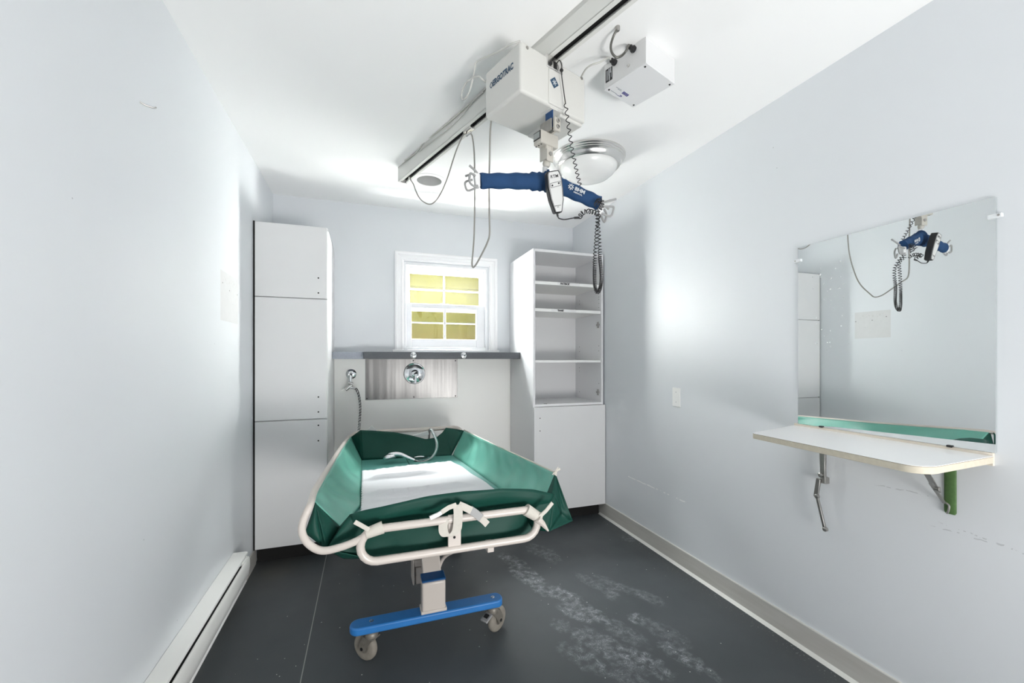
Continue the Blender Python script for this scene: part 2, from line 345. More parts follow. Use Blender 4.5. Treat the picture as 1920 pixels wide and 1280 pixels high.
def thing(name, label, cat, loc, group=None):
    o = bpy.data.objects.new(name, None); COL.objects.link(o); o.location = Vector(loc); o.empty_display_size = .05
    ROOT[o.name] = Vector(loc); kind(o, label=label, category=cat, group=group); return o
def solo(mb, name, m, label, cat, loc, group=None, **k):
    o = build(mb, name, m, None, loc, **k); kind(o, label=label, category=cat, group=group); return o
def struct(mb, name, m, parent=None, **k):
    o = build(mb, name, m, parent, (0, 0, 0) if parent is None else None, **k)
    if parent is None: o['kind'] = 'structure'
    return o
def text(body, size, o, xd, yd, name, m, parent, depth=0.0006, bold=0.0, align='LEFT', shear=0.0, xs=1.0):
    cu = bpy.data.curves.new('lettering', 'FONT'); cu.body = body; cu.size = size; cu.extrude = depth/2; cu.offset = bold; cu.align_x = align; cu.align_y = 'CENTER'; cu.shear = shear
    cu.resolution_u = 3
    t = bpy.data.objects.new('lettering_tmp', cu); COL.objects.link(t)
    dg = bpy.context.evaluated_depsgraph_get(); me = bpy.data.meshes.new_from_object(t.evaluated_get(dg))
    bpy.data.objects.remove(t); bpy.data.curves.remove(cu)
    xd, yd = Vector(xd).normalized(), Vector(yd).normalized(); nd = xd.cross(yd); base = ROOT[parent.name]; o = Vector(o)
    for v in me.vertices:
        c = v.co.copy(); v.co = o+xd*(c.x*xs)+yd*c.y+nd*c.z-base
    me.materials.clear(); me.materials.append(m)
    ob = bpy.data.objects.new(name, me); COL.objects.link(ob); ob.parent = parent; ROOT[ob.name] = base
    return ob
def helix(path, r, pitch, wire_steps=10, phase=0.0):   # coil around a polyline path; r, pitch may be functions of 0..1
    P = [Vector(p) for p in path]; L = [0]
    for a, b in zip(P, P[1:]): L.append(L[-1]+(b-a).length)
    tot = L[-1]; out = []; ang = phase; d = 0
    def pos(d):
        for i in range(len(P)-1):
            if d <= L[i+1] or i == len(P)-2:
                w = (d-L[i])/max(L[i+1]-L[i], 1e-9); return P[i].lerp(P[i+1], w), (P[i+1]-P[i]).normalized()
    nr = None
    while d <= tot:
        q, t = pos(d); u = d/tot
        if nr is None: nr = t.orthogonal().normalized()
        nr = (nr-t*nr.dot(t)).normalized(); b = t.cross(nr)
        R = r(u) if callable(r) else r; pt = pitch(u) if callable(pitch) else pitch
        out.append(q+nr*(math.cos(ang)*R)+b*(math.sin(ang)*R))
        ang += 2*PI/wire_steps; d += pt/wire_steps
    return out
def lerp(a, b, t): return Vector(a)*(1-t)+Vector(b)*t
def polyat(pts, t):
    n = len(pts)-1; k = min(int(t*n), n-1); return lerp(pts[k], pts[k+1], t*n-k)
# ------------------------------------------------------------------ the room
struct(MB().box(XL-.12, XR+.12, YF-.1, YB+.16, -.1, 0), 'floor', M['floor'])
mb = MB().box(XL-.12, XL, YF-.1, YB+.16, 0, ZC); struct(mb, 'wall_left', M['wall_l'])
mb = MB().box(XR, XR+.12, YF-.1, YB+.16, 0, ZC); struct(mb, 'wall_right', M['wall_r'])
WX0, WX1, WZ0, WZ1 = .2777, .9696, 1.325, 2.019     # window opening
mb = MB().box(XL, WX0, YB, YB+.16, 0, ZC).box(WX1, XR, YB, YB+.16, 0, ZC).box(WX0, WX1, YB, YB+.16, 0, WZ0).box(WX0, WX1, YB, YB+.16, WZ1, ZC)
wb = struct(mb, 'wall_back', M['wall'])
yo = YB+.16; mb = MB().box(XL-.12, WX0, yo, yo+.012, 0, ZC).box(WX1, XR+.12, yo, yo+.012, 0, ZC).box(WX0, WX1, yo, yo+.012, 0, WZ0).box(WX0, WX1, yo, yo+.012, WZ1, ZC)
build(mb, 'added_dark_layer', M['bounce_cut'], wb)  # unseen dark layer added to cut light bounced onto the yellow wall
DX0, DX1, DZ = .35, 1.65, 2.08                     # unseen doorway behind the camera, placed to let the added fill in
mb = MB().box(XL, DX0, YF-.1, YF, 0, ZC).box(DX1, XR, YF-.1, YF, 0, ZC).box(DX0, DX1, YF-.1, YF, DZ, ZC)
struct(mb, 'wall_front', M['wall'])
# ceiling with the round cut-out of the recessed can
CANX, CANY, CANR = .395, 2.815, .088
def ceiling():
    bm = bmesh.new(); x0, x1, y0, y1 = XL-.12, XR+.12, YF-.1, YB+.16
    n = 40; ring = [bm.verts.new((CANX+CANR*math.cos(2*PI*i/n), CANY+CANR*math.sin(2*PI*i/n), ZC)) for i in range(n)]
    out = [bm.verts.new(p) for p in ((x0, y0, ZC), (x1, y0, ZC), (x1, y1, ZC), (x0, y1, ZC))]
    es = [bm.edges.new((ring[i], ring[(i+1) % n])) for i in range(n)]+[bm.edges.new((out[i], out[(i+1) % 4])) for i in range(4)]
    bmesh.ops.triangle_fill(bm, edges=es, use_beauty=True)
    for f in bm.faces:
        if f.normal.z > 0: f.normal_flip()
    me = bpy.data.meshes.new('ceiling'); bm.to_mesh(me); bm.free(); me.materials.append(M['ceiling'])
    o = bpy.data.objects.new('ceiling', me); COL.objects.link(o); o['kind'] = 'structure'
    s = o.modifiers.new('solid', 'SOLIDIFY'); s.thickness = .04; s.offset = -1
ceiling()
# skirting on the right wall with its caulk lines; short piece on the left
sk = struct(MB().box(XR-.006, XR, YF, 2.94, .004, .1045), 'baseboard_right', M['skirting'])
build(MB().box(XR-.007, XR, YF, 2.94, .1045, .109), 'caulk_line', M['caulk'], sk)
build(MB().prism([(XR-.020, YF, 0), (XR-.005, YF, 0), (XR-.005, YF, .014)], (0, 2.94-YF, 0)), 'floor_caulk', M['caulk'], sk)
sk = struct(MB().box(XL, XL+.006, YF, 2.905, .0, .1), 'baseboard_left', M['skirting'])
# ------------------------------------------------------------------ window
X0, X1, ZT = .2085, 1.0502, 2.0975
win = thing('window_1', None, None, (.63, YB, 1.30)); win['kind'] = 'structure'
prof = [(0, 0), (0, .022), (.012, .026), (.022, .022), (.026, .016), (.045, .013), (.055, .017), (.062, .017), (.066, .008), (.0705, .008), (.0705, 0)]   # (inward, off the wall)
def mitre(mb, a, b, inA, inB, d):
    vs = []
    for (w, h) in prof:
        vs.append(Vector(a)+Vector(inA)*w+Vector((0, -h, 0))); vs.append(Vector(b)+Vector(inB)*w+Vector((0, -h, 0)))
    n = len(prof); mb.add(vs, [(2*i, 2*i+1, 2*((i+1) % n)+1, 2*((i+1) % n)) for i in range(n)]+[tuple(2*i for i in range(n)), tuple(2*i+1 for i in range(n))[::-1]])
mb = MB(); y = YB
mitre(mb, (X0, y, 1.3195), (X0, y, ZT), (1, 0, 0), (1, 0, -1), 0)
mitre(mb, (X0, y, ZT), (X1, y, ZT), (1, 0, -1), (-1, 0, -1), 0)
mitre(mb, (X1, y, ZT), (X1, y, 1.3195), (-1, 0, -1), (-1, 0, 0), 0)
build(mb, 'window_casing', M['trim'], win, smooth=30)
build(MB().box(.190, 1.066, YB-.03, YB+.03, 1.2985, 1.3195), 'window_sill', M['trim'], win, bevel=.004)
def frame(mb, x0, x1, z0, z1, y0, y1, wl, wr, wb, wt):
    mb.box(x0, x0+wl, y0, y1, z0, z1).box(x1-wr, x1, y0, y1, z0, z1).box(x0+wl, x1-wr, y0, y1, z0, z0+wb).box(x0+wl, x1-wr, y0, y1, z1-wt, z1); return mb
mb = frame(MB(), WX0, WX1, 1.3195, WZ1, YB-.004, YB+.12, .018, .018, .024, .022); build(mb, 'window_jamb', M['vinyl'], win, bevel=.002)
mb = frame(MB(), WX0+.018, WX1-.018, 1.64, WZ1-.022, YB+.062, YB+.092, .034, .034, .045, .05)
mb.box(.606, .619, YB+.066, YB+.088, 1.68, 1.95).box(.32, .92, YB+.066, YB+.088, 1.812, 1.823)
up = build(mb, 'upper_sash', M['vinyl'], win, bevel=.003); build(MB().box(.32, .925, YB+.076, YB+.079, 1.68, 1.95), 'pane', M['glass_dusty'], up)
mb = frame(MB(), WX0+.018, WX1-.018, 1.3435, 1.697, YB+.026, YB+.058, .046, .072, .065, .038)
mb.box(.603, .621, YB+.031, YB+.053, 1.40, 1.67).box(.34, .885, YB+.031, YB+.053, 1.537, 1.548)
lo = build(mb, 'lower_sash', M['vinyl'], win, bevel=.003); build(MB().box(.335, .885, YB+.040, YB+.043, 1.40, 1.665), 'pane', M['glass'], lo)
mb = MB().box(.575, .605, YB+.034, YB+.05, 1.697, 1.706).box(.615, .645, YB+.034, YB+.05, 1.697, 1.704); build(mb, 'sash_lock', M['steel_grey'], win, bevel=.001)
build(MB().box(.30, .95, YB+.110, YB+.1105, 1.345, 1.66), 'insect_screen', M['screen'], win)
mb = frame(MB(), WX0, WX1, 1.32, 1.668, YB+.105, YB+.118, .02, .02, .02, .014); build(mb, 'screen_frame', M['steel_grey'], win)
# the yellow wall next door, seen through the panes
mb = MB()
for i in range(7): mb.prism([(.23, 3.95, 1.07+.17*i), (.23, 3.938, 1.07+.17*i), (.23, 3.95, 1.24+.17*i)], (.98, 0, 0))
mb.box(.23, 1.21, 3.95, 3.98, 1.07, 2.26); solo(mb, 'neighbouring_wall', M['siding'], 'weathered yellow outside wall seen through the window panes', 'wall', (.7, 3.95, 1.07))
# ------------------------------------------------------------------ left tall cabinet
cl = thing('tall_cabinet', 'tall white closed cabinet with three stacked doors in the left corner', 'cabinet', (-.437, 3.13, .107))
cx0, cx1 = -.634, -.2325
mb = MB().box(cx1-.018, cx1, YLC+.019, YB-.002, .1, 2.068).box(cx0, cx0+.018, YLC+.019, YB-.002, .1, 2.068).box(cx0, cx1, YLC+.019, YB-.002, 2.05, 2.068).box(cx0, cx1, YLC+.019, YB-.002, .1, .118).box(cx0+.018, cx1-.018, YB-.02, YB-.004, .118, 2.05).box(cx0+.018, cx1-.018, YLC+.019, YB-.02, 1.612, 1.628).box(cx0+.018, cx1-.018, YLC+.019, YB-.02, .864, .88)
build(mb, 'carcass', M['lam_white'], cl, bevel=.001)
build(MB().box(cx0, cx1, 2.93, 2.948, 0, .1), 'toe_kick', M['dark'], cl)
build(MB().box(XL+.0005, cx0, YLC+.012, YB-.01, .1, 2.074), 'gap_shade', M['dark'], cl)  # dark strip drawn in for the shade of the gap beside the cabinet
def door(par, x0, x1, z0, z1, yf, holes):
    d = build(MB().box(x0, x1, yf, yf+.018, z0, z1), 'door', M['lam_door'], par, bevel=.0012)
    if holes:
        for (hx, hz) in holes: build(MB().cyl((hx, yf-.0006, hz), (hx, yf+.004, hz), .0048, 14), 'handle_hole', M['dark'], d)
door(cl, cx0+.0035, cx1-.003, 1.623, 2.068, YLC, [(-.2848, 1.7507), (-.2848, 1.6576)])
door(cl, cx0+.0035, cx1-.003, .8755, 1.6175, YLC, [(-.2848, 1.0093), (-.2848, .9162)])
door(cl, cx0+.0035, cx1-.003, .107, .8695, YLC, [(-.2848, .8331), (-.2848, .7367)])
# ------------------------------------------------------------------ right tall cabinet, open above
cr = thing('open_shelf_cabinet', 'tall white cabinet with open shelves above one closed door in right corner', 'cabinet', (1.47, 3.13, .107))
rx0, rx1 = 1.168, 1.7685
yf = YRC+.004
mb = MB().box(rx0, rx0+.0165, yf, YB-.002, .1, 2.0685).box(rx1-.0165-.004, rx1-.004, yf, YB-.002, .1, 2.0685).box(rx0+.0165, rx1-.0205, yf, YB-.004, 2.0485, 2.0685).box(rx0+.0165, rx1-.0205, YB-.115, YB-.10, .118, 2.0485).box(rx0+.0165, rx1-.0205, yf, YB-.10, .888, .906)
mb.box(rx0+.0165, rx1-.0205, yf, YB-.1, .1, .118)
build(mb, 'carcass', M['lam_white'], cr, bevel=.001)
build(MB().box(rx0, rx1, 2.95, 2.965, 0, .1), 'toe_kick', M['dark'], cr)
d = build(MB().box(rx0+.001, 1.7735, YRC-.014, YRC+.003, .107, .886), 'door', M['lam_door'], cr, bevel=.0012)
for hz in (.805, .711): build(MB().cyl((1.216, YRC-.0146, hz), (1.216, YRC-.01, hz), .004, 12), 'handle_hole', M['dark'], d)
shelves = []
for (z0, z1, dx, y_) in ((1.806, 1.829, 0, 0), (1.602, 1.6245, .004, 0), (1.2185, 1.2365, .003, .004)):
    shelves.append(build(MB().box(rx0+.0165, rx1-.0205-dx, yf+.002+y_, YB-.116, z0, z1), 'shelf', M['edge_white'], cr, bevel=.001))
for (px, py) in ((1122, 609), (1122, 735)):
    q = at(px, py, 'x', rx1-.0205); mb = MB().box(q.x-.008, q.x, q.y-.010, q.y+.010, q.z-.024, q.z+.024).box(q.x-.010, q.x, q.y-.02, q.y+.02, q.z-.008, q.z+.008); build(mb, 'hinge_plate', M['steel_grey'], cr, bevel=.0015)
for (y_, zs) in ((YRC+.04, (1.72, 1.74, 1.688, 1.655, 1.35, 1.31, 1.05)), (YRC+.36, (1.90, 1.75, 1.72, 1.35, 1.31, 1.17, 1.14, .96))):
    for z_ in zs: build(MB().cyl((rx1-.0215, y_, z_), (rx1-.018, y_, z_), .0032, 8), 'shelf_pin_hole', M['dark'], cr)
build(MB().box(1.26, 1.285, YRC+.012, YRC+.018, .906, .909), 'floor_catch', M['dark'], cr)
mb = MB().box(rx0+.20, rx0+.39, yf+.0012, yf+.0019, 1.809, 1.827); lb = build(mb, 'tape_label', M['box_white'], shelves[0])
text('PATRICK', .020, (rx0+.222, yf+.0010, 1.8180), (1, 0, 0), (0, 0, 1), 'handwriting', M['blackprint'], shelves[0], bold=.0012, shear=.25, xs=.98)
mb = MB().box(rx0+.15, rx0+.36, yf+.0012, yf+.0019, 1.605, 1.622); build(mb, 'tape_label', M['box_white'], shelves[1])
text('TRANSIT', .018, (rx0+.200, yf+.0010, 1.6135), (1, 0, 0), (0, 0, 1), 'handwriting', M['blackprint'], shelves[1], bold=.0012, xs=.75)
# ------------------------------------------------------------------ low wall panel, ledge, plumbing
struct(MB().box(-.2310, 1.1665, 3.39, YB, 0, 1.246), 'trim_1', M['panel'])
lg = thing('window_ledge', 'dark grey laminate ledge between two white cabinets under the window', 'ledge', (.45, 3.28, 1.246))
build(MB().box(-.0215, 1.1665, 3.145, YB, 1.246, 1.2975), 'ledge_board', M['ledge'], lg, bevel=.0015)
kind(build(MB().box(-.231, -.0215, 3.222, YB, 1.2465, 1.2975), 'end_piece', M['ledge2'], lg, bevel=.0015), label='paler grey end piece of the ledge')
for i, x_ in enumerate((.3251, .7025)):
    h = thing('robe_hook', 'round chrome robe hook on dark ledge, '+('left one above the mixer valve' if i == 0 else 'right one, away from the mixer valve'), 'hook', (x_, 3.145, 1.272), 'chrome hooks on the ledge edge')
    o = (x_, 3.1460, 1.272)
    b = build(MB().lathe(o, (0, -1, 0), [(.023, 0), (.024, .003), (.021, .007), (.012, .009)], 28), 'rosette', M['chrome'], h)
    for k in range(3):
        a = 2*PI*k/3+.5; build(MB().cyl((x_+.015*math.cos(a), 3.1365, 1.272+.015*math.sin(a)), (x_+.015*math.cos(a), 3.1345, 1.272+.015*math.sin(a)), .003, 10), 'screw', M['dark'], h)
    build(MB().tube(catmull([(x_, 3.138, 1.272), (x_, 3.120, 1.268), (x_, 3.108, 1.272), (x_, 3.104, 1.284), (x_, 3.106, 1.292)], 5), [.007]+[.0055]*20, 12), 'hook_arm', M['chrome'], h)
pl = thing('splash_plate', 'brushed stainless steel plate screwed below the dark ledge', 'plate', (.35, 3.39, .93))
build(MB().box(-.0106, .7045, 3.3865, 3.3908, .9305, 1.2445), 'plate', M['steel'], pl, bevel=.0008)
for (px, py) in ((688, 747), (776, 744), (854, 742), (775, 676), (854, 676)):
    q = at(px, py, 'y', 3.3865); build(MB().lathe((q.x, 3.387, q.z), (0, -1, 0), [(.0055, 0), (.005, .002), (.002, .003)], 14), 'screw', M['black'], pl)
vx, vz = .358, 1.130
v = thing('mixer_valve', 'round chrome shower mixer with lever on stainless plate', 'faucet', (vx, 3.387, vz))
build(MB().lathe((vx, 3.3865, vz), (0, -1, 0), [(.082, 0), (.0835, .004), (.080, .010), (.074, .008), (.058, .014), (.036, .018)], 48), 'escutcheon', M['chrome'], v)
build(MB().lathe((vx, 3.370, vz), (0, -1, 0), [(.030, 0), (.031, .02), (.026, .036), (.016, .041)], 36), 'hub', M['chrome'], v)
build(MB().tube(catmull([(vx+.004, 3.346, vz+.012), (vx+.006, 3.33, vz), (vx+.003, 3.322, vz-.035), (vx-.001, 3.318, vz-.075)], 5), [.014, .0145, .014, .0135, .013, .0125, .012, .0115, .0105, .010, .0095, .009, .0088, .0086, .0084, .008][:16], 14, flat=(.75, 1.15), up=(0, -1, 0)), 'lever', M['chrome'], v)
so = at(658.5, 701, 'y', 3.39)
sh = thing('shower_outlet', 'round chrome wall outlet with hose holder left of stainless plate', 'faucet', so)
build(MB().lathe((so.x, 3.3897, so.z), (0, -1, 0), [(.037, 0), (.0375, .004), (.030, .011), (.014, .014)], 36), 'flange', M['chrome'], sh)
e1 = at(657, 718, 'y', 3.33); build(MB().tube(catmull([(so.x, 3.38, so.z), (so.x, 3.345, so.z-.003), (e1.x, 3.335, so.z-.03), e1], 5), .012, 14), 'elbow', M['chrome'], sh)
e2 = at(655, 726, 'y', 3.325); e3 = at(667, 728, 'y', 3.31)
mb = MB().cyl(e2-Vector((.028, 0, .018)), e2+Vector((.02, 0, .02)), .014, 16).cyl(e2+Vector((-.006, 0, .034)), e2+Vector((.024, 0, .024)), .012, 14); build(mb, 'holder', M['nickel'], sh, bevel=.002)
build(MB().cyl(e2, e3, .0105, 14, .0085), 'connector', M['chrome'], sh)
# ------------------------------------------------------------------ hand shower and its hose
hs = thing('hand_shower', 'chrome hand shower lying on the trolley mat with ribbed hose', 'shower', (.17, 2.8, .58))
hp = [e3, at(671, 735, 'y', 3.30), at(674.5, 750, 'y', 3.30), at(675.5, 768, 'y', 3.30), at(674.5, 786, 'y', 3.29), at(673, 806, 'y', 3.26), Vector((-.08, 3.24, .60)), Vector((.02, 3.22, .46)), Vector((.25, 3.20, .42)), Vector((.42, 3.17, .58)),
      at(806, 806, 'y', 3.02), at(813, 813, 'y', 2.93), at(819, 828, 'y', 2.86), at(818.5, 842, 'y', 2.81), at(811, 856, 'y', 2.76), at(800, 863, 'y', 2.735), at(788, 866, 'y', 2.73), at(777, 862.5, 'y', 2.74)]
hc = catmull(hp, 40); rr = [.0086+(.0012 if i % 2 else -.0012) for i in range(len(hc))]
build(MB().tube(hc, rr, 8), 'hose', M['hose'], hs, smooth=80)
build(MB().tube(helix(catmull(hp[:6], 10), .0082, .021, 12), .0019, 6), 'hose_spiral', M['black'], hs, smooth=80)
hd = [at(777, 862.5, 'y', 2.74), at(766, 858, 'y', 2.745), at(752, 852, 'y', 2.755), at(740, 851, 'y', 2.765), at(730, 854, 'y', 2.77)]
build(MB().tube(catmull(hd, 6), [.009, .0095, .010, .0105, .011, .0115, .012, .0122, .0125, .0128, .013, .0133, .0137, .014, .0145, .015, .0155, .016, .016, .0165, .017, .017, .0172, .0174, .0174][:25], 14), 'handle', M['chrome'], hs)
q = at(730, 857.5, 'y', 2.77); hx0 = (hd[4]-hd[2]).normalized()
build(MB().lathe(q+Z*.004, (.18, -.30, -1), [(.004, -.020), (.020, -.018), (.034, -.010), (.041, .0), (.042, .008), (.037, .013), (.034, .012)], 36), 'spray_head', M['chrome'], hs, smooth=50)
build(MB().lathe(q+Z*.004, (.18, -.30, -1), [(.034, .0118), (.033, .0135), (.002, .0145)], 30), 'spray_face', M['hook_grey'], hs)
# ------------------------------------------------------------------ shower trolley
tr = thing('shower_trolley', 'wheeled shower trolley with green vinyl tub, cream frame and blue base', 'trolley', (.27, 2.3, 0))
YE = 1.3935
def zu(y): return .586-(y-1.5)*.053
def stadium(x0, x1, z0, z1, y, n=10):
    r = (z1-z0)/2; zc = (z0+z1)/2; P = []
    for i in range(n+1): a = -PI/2+PI*i/n; P.append((x1-r+r*math.cos(a), y, zc+r*math.sin(a)))
    for i in range(n+1): a = PI/2+PI*i/n; P.append((x0+r+r*math.cos(a), y, zc+r*math.sin(a)))
    return P
ef = build(MB().tube(stadium(-.0191, .5828, .6047, .7068, YE), .0132, 14, closed=True), 'end_frame', M['frame'], tr)
c = at(852, 990, 'y', YE); build(MB().box(c.x-.022, c.x+.022, YE-.004, YE+.006, .61, .722), 'end_plate', M['frame'], tr, bevel=.002)
for py in (985, 1007):
    q = at(852, py, 'y', YE-.004); build(MB().cyl((q.x, YE-.0046, q.z), (q.x, YE+.002, q.z), .0045, 12), 'bolt_hole', M['dark'], tr)
build(MB().tube(stadium(-.112, .672, .617, .737, 3.055), .0145, 14, closed=True), 'end_frame', M['frame'], tr)
mb = MB()
for x_ in (.12, .46): mb.obox((x_, 2.36, zu(2.36)), (1, 0, 0), (0, 1, -.053), (0, .053, 1), .018, .66, .013)
for y_ in (1.85, 2.6): mb.obox((.29, y_, zu(y_)), (1, 0, 0), (0, 1, -.053), (0, .053, 1), .17, .02, .012)
build(mb, 'under_frame', M['frame'], tr, bevel=.004)
q = at(919, 1026, 'y', 1.41); build(MB().box(q.x-.012, q.x+.012, 1.40, 1.47, q.z-.014, q.z+.018), 'frame_stop', M['frame'], tr, bevel=.003)
# base, columns, lifting arms
def rounded_beam(xa, xb, yc, w, z0, z1):
    n = 12; r = w/2; P = []
    for i in range(n+1): a = -PI/2+PI*i/n; P.append((xb-r*.75+r*.75*math.cos(a), yc+r*math.sin(a), z0))
    for i in range(n+1): a = PI/2+PI*i/n; P.append((xa+r*.95+r*.95*math.cos(a), yc+r*math.sin(a), z0))
    return MB().prism(P, (0, 0, z1-z0))
def caster(x, y, yaw, brake, tr):
    f = Vector((math.cos(yaw), math.sin(yaw), 0)); sd = Vector((-f.y, f.x, 0)); o = Vector((x, y, 0)); R = .056; wc = o-f*.03+Z*R
    ca = build(MB().lathe(o+Z*.104, Z, [(.026, 0), (.028, .012), (.024, .022), (.013, .030)], 24), 'caster', M['caster'], tr)
    mb = MB()
    for k in (-1, 1):
        s_ = sd*(k*.021); P = [wc+s_+f*.014-Z*.012, wc+s_-f*.014-Z*.012, wc+s_-f*.018+Z*.012, o+s_-f*.026+Z*.106, o+s_+f*.026+Z*.106, wc+s_+f*.030+Z*.02]
        mb.prism(P, sd*(.003*k))
    mb.obox(o+Z*.104, f, sd, Z, .026, .023, .003); build(mb, 'fork', M['caster'], ca, bevel=.001)
    w = build(MB().lathe(wc-sd*.014, sd, [(.030, 0), (.046, 0), (.053, .004), (R, .010), (R, .018), (.053, .024), (.046, .028), (.030, .028)], 40), 'wheel', M['tyre'], ca)
    build(MB().lathe(wc-sd*.0155, sd, [(.010, -.004), (.012, 0), (.034, .003), (.034, .028), (.012, .031), (.010, .035)], 30), 'wheel_hub', M['caster'], ca)
    build(MB().cyl(wc-sd*.026, wc+sd*.026, .0065, 14), 'axle_bolt', M['black'], ca)
    if brake:
        build(MB().obox(o+f*.035+Z*.098, (f-Z*.35).normalized(), sd, (Z+f*.35).normalized(), .032, .019, .005), 'brake_pedal', M['hook_grey'], ca, bevel=.003)
        build(MB().obox(o+f*.044+Z*.1005, (f-Z*.35).normalized(), sd, (Z+f*.35).normalized(), .009, .010, .004), 'pedal_slot', M['dark'], ca)
for (yc, near) in ((1.815, True), (2.76, False)):
    bb = build(rounded_beam(-.066, .583, yc, .074, .134, .166), 'base_beam', M['beam_blue'], tr, bevel=.007, seg=4)
    for x_ in (.018, .54): build(MB().lathe((x_, yc, .1655), Z, [(.0085, 0), (.0085, .0015), (.005, .002), (.0045, -.001)], 16), 'bolt', M['nickel'], bb)
    cxm = .271
    build(MB().box(cxm-.050, cxm+.050, yc-.029, yc+.029, .166, .298), 'column', M['frame'], tr, bevel=.009, seg=3)
    build(MB().box(cxm-.055, cxm+.055, yc-.033, yc+.033, .166, .180), 'column_foot', M['frame'], tr, bevel=.004)
    build(MB().prism([(cxm-.051, yc-.030, .298), (cxm-.051, yc+.030, .298), (cxm-.051, yc+.030, .314), (cxm-.051, yc-.026, .306)], (.102, 0, 0)), 'column_cap', M['cap_blue'], tr, bevel=.004, seg=3)
    a0 = Vector((cxm, yc+.01, .26)); a1 = Vector((cxm, yc+.27 if near else yc-.12, .560 if near else .52)); dr = (a1-a0).normalized()
    build(MB().obox((a0+a1)/2, (1, 0, 0), dr, Vector((1, 0, 0)).cross(dr), .040, (a1-a0).length/2, .022), 'lift_arm', M['frame'], tr, bevel=.006, seg=3)
caster(.018, 1.815, -.75, False, tr); caster(.540, 1.815, 3.75, True, tr); caster(.018, 2.76, 1.1, False, tr); caster(.540, 2.76, 2.3, False, tr)
mb = MB(); a = at(783, 1066, 'y', 2.0); mb.box(a.x-.026, a.x-.018, 1.96, 2.05, a.z-.055, a.z+.06).box(a.x-.018, a.x+.03, 1.96, 2.05, a.z+.028, a.z+.058).box(a.x-.012, a.x+.026, 1.97, 2.04, a.z-.058, a.z+.02); build(mb, 'actuator', M['frame'], tr, bevel=.004)
build(MB().tube(catmull([at(822, 1068, 'y', 1.95), at(829, 1050, 'y', 1.95), at(838, 1040, 'y', 1.93), at(850, 1033, 'y', 1.9), at(872, 1010, 'y', 1.9), at(880, 985, 'y', 1.9)], 6), .008, 10), 'strut', M['frame'], tr)
# tub
def zm(y): return .650-(y-1.5)*.053     # the bed slopes down a little towards the window
tub_floor = [Vector((-.050, 2.965, 0)), Vector((.578, 2.885, 0)), Vector((.622, 1.475, 0)), Vector((-.085, 1.475, 0))]
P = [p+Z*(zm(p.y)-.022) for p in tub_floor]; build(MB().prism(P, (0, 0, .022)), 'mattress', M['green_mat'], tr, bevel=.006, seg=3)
P = [p+Z*(zm(p.y)-.060) for p in tub_floor]; build(MB().prism(P, (0, 0, .037)), 'tub_base', M['green'], tr, bevel=.010, seg=3)
def wr(u, v, k, amp):
    return amp*(math.sin(23*u+2.2*v+k)*.5+math.sin(51*u-5*v+2*k)*.3+math.sin(9*u+4*v+k*3)*.6)*math.sin(PI*min(max(v, 0), 1))**.7
def flap(name, tops, bots, k, amp, nu=60, nv=14, bulge=0.0, bdir=(0, 0, 0), th=.004, m='green', dens=1.0):
    bd = Vector(bdir)
    def fn(u, v):
        t = polyat(tops, u); b = polyat(bots, u); p = lerp(t, b, v)
        nn = (lerp(tops[0], tops[-1], .5+.01)-lerp(tops[0], tops[-1], .5)).cross(b-t)
        tp = min(1, u*9)*min(1, (1-u)*9)
        if nn.length > 1e-9: p = p+nn.normalized()*(tp*wr(u*dens, v, k, amp))
        return p+bd*(tp*bulge*math.sin(PI*v))
    return build(MB().grid(fn, nu, nv), name, M[m], tr, solid=th, smooth=60, fix=False)
LF = at(658, 819, 'y', 3.0301); LN = at(586, 937, 'y', 1.487); LBn = at(637, 987, 'y', 1.5268)
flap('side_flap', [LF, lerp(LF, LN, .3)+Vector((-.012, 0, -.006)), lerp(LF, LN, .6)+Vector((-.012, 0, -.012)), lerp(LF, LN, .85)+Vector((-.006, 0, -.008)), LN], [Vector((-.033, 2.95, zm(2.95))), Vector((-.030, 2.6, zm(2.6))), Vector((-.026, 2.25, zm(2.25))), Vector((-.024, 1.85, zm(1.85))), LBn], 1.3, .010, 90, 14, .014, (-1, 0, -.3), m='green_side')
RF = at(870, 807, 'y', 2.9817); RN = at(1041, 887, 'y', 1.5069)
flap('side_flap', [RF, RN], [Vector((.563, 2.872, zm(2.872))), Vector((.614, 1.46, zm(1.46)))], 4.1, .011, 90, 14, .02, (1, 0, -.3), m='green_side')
NT = [at(657, 964, 'y', 1.4475), at(690, 955, 'y', 1.4376), at(730, 945.5, 'y', 1.4278), at(800, 931, 'y', 1.4199), at(870, 920.5, 'y', 1.416), at(940, 915.5, 'y', 1.418), at(1000, 917.5, 'y', 1.4278), at(1038, 925, 'y', 1.4475)]
NB = [at(690, 1046, 'y', 1.4475), at(760, 1040, 'y', 1.4376), at(850, 1026, 'y', 1.4376), at(950, 1008, 'y', 1.4376), at(1000, 992, 'y', 1.4475)]
NB = [Vector((p.x, p.y, .578)) for p in NB]
def near_fn(u, v):
    t = polyat(NT, u); b = polyat(NB, u); p = lerp(t, b, v); p.y += .012*math.sin(PI*v)+.004*math.sin(17*u+6*v)-.018*math.exp(-((v-.16)/.1)**2)*.5; return p
build(MB().grid(near_fn, 60, 16), 'end_flap', M['green'], tr, solid=.004, smooth=60, fix=False)
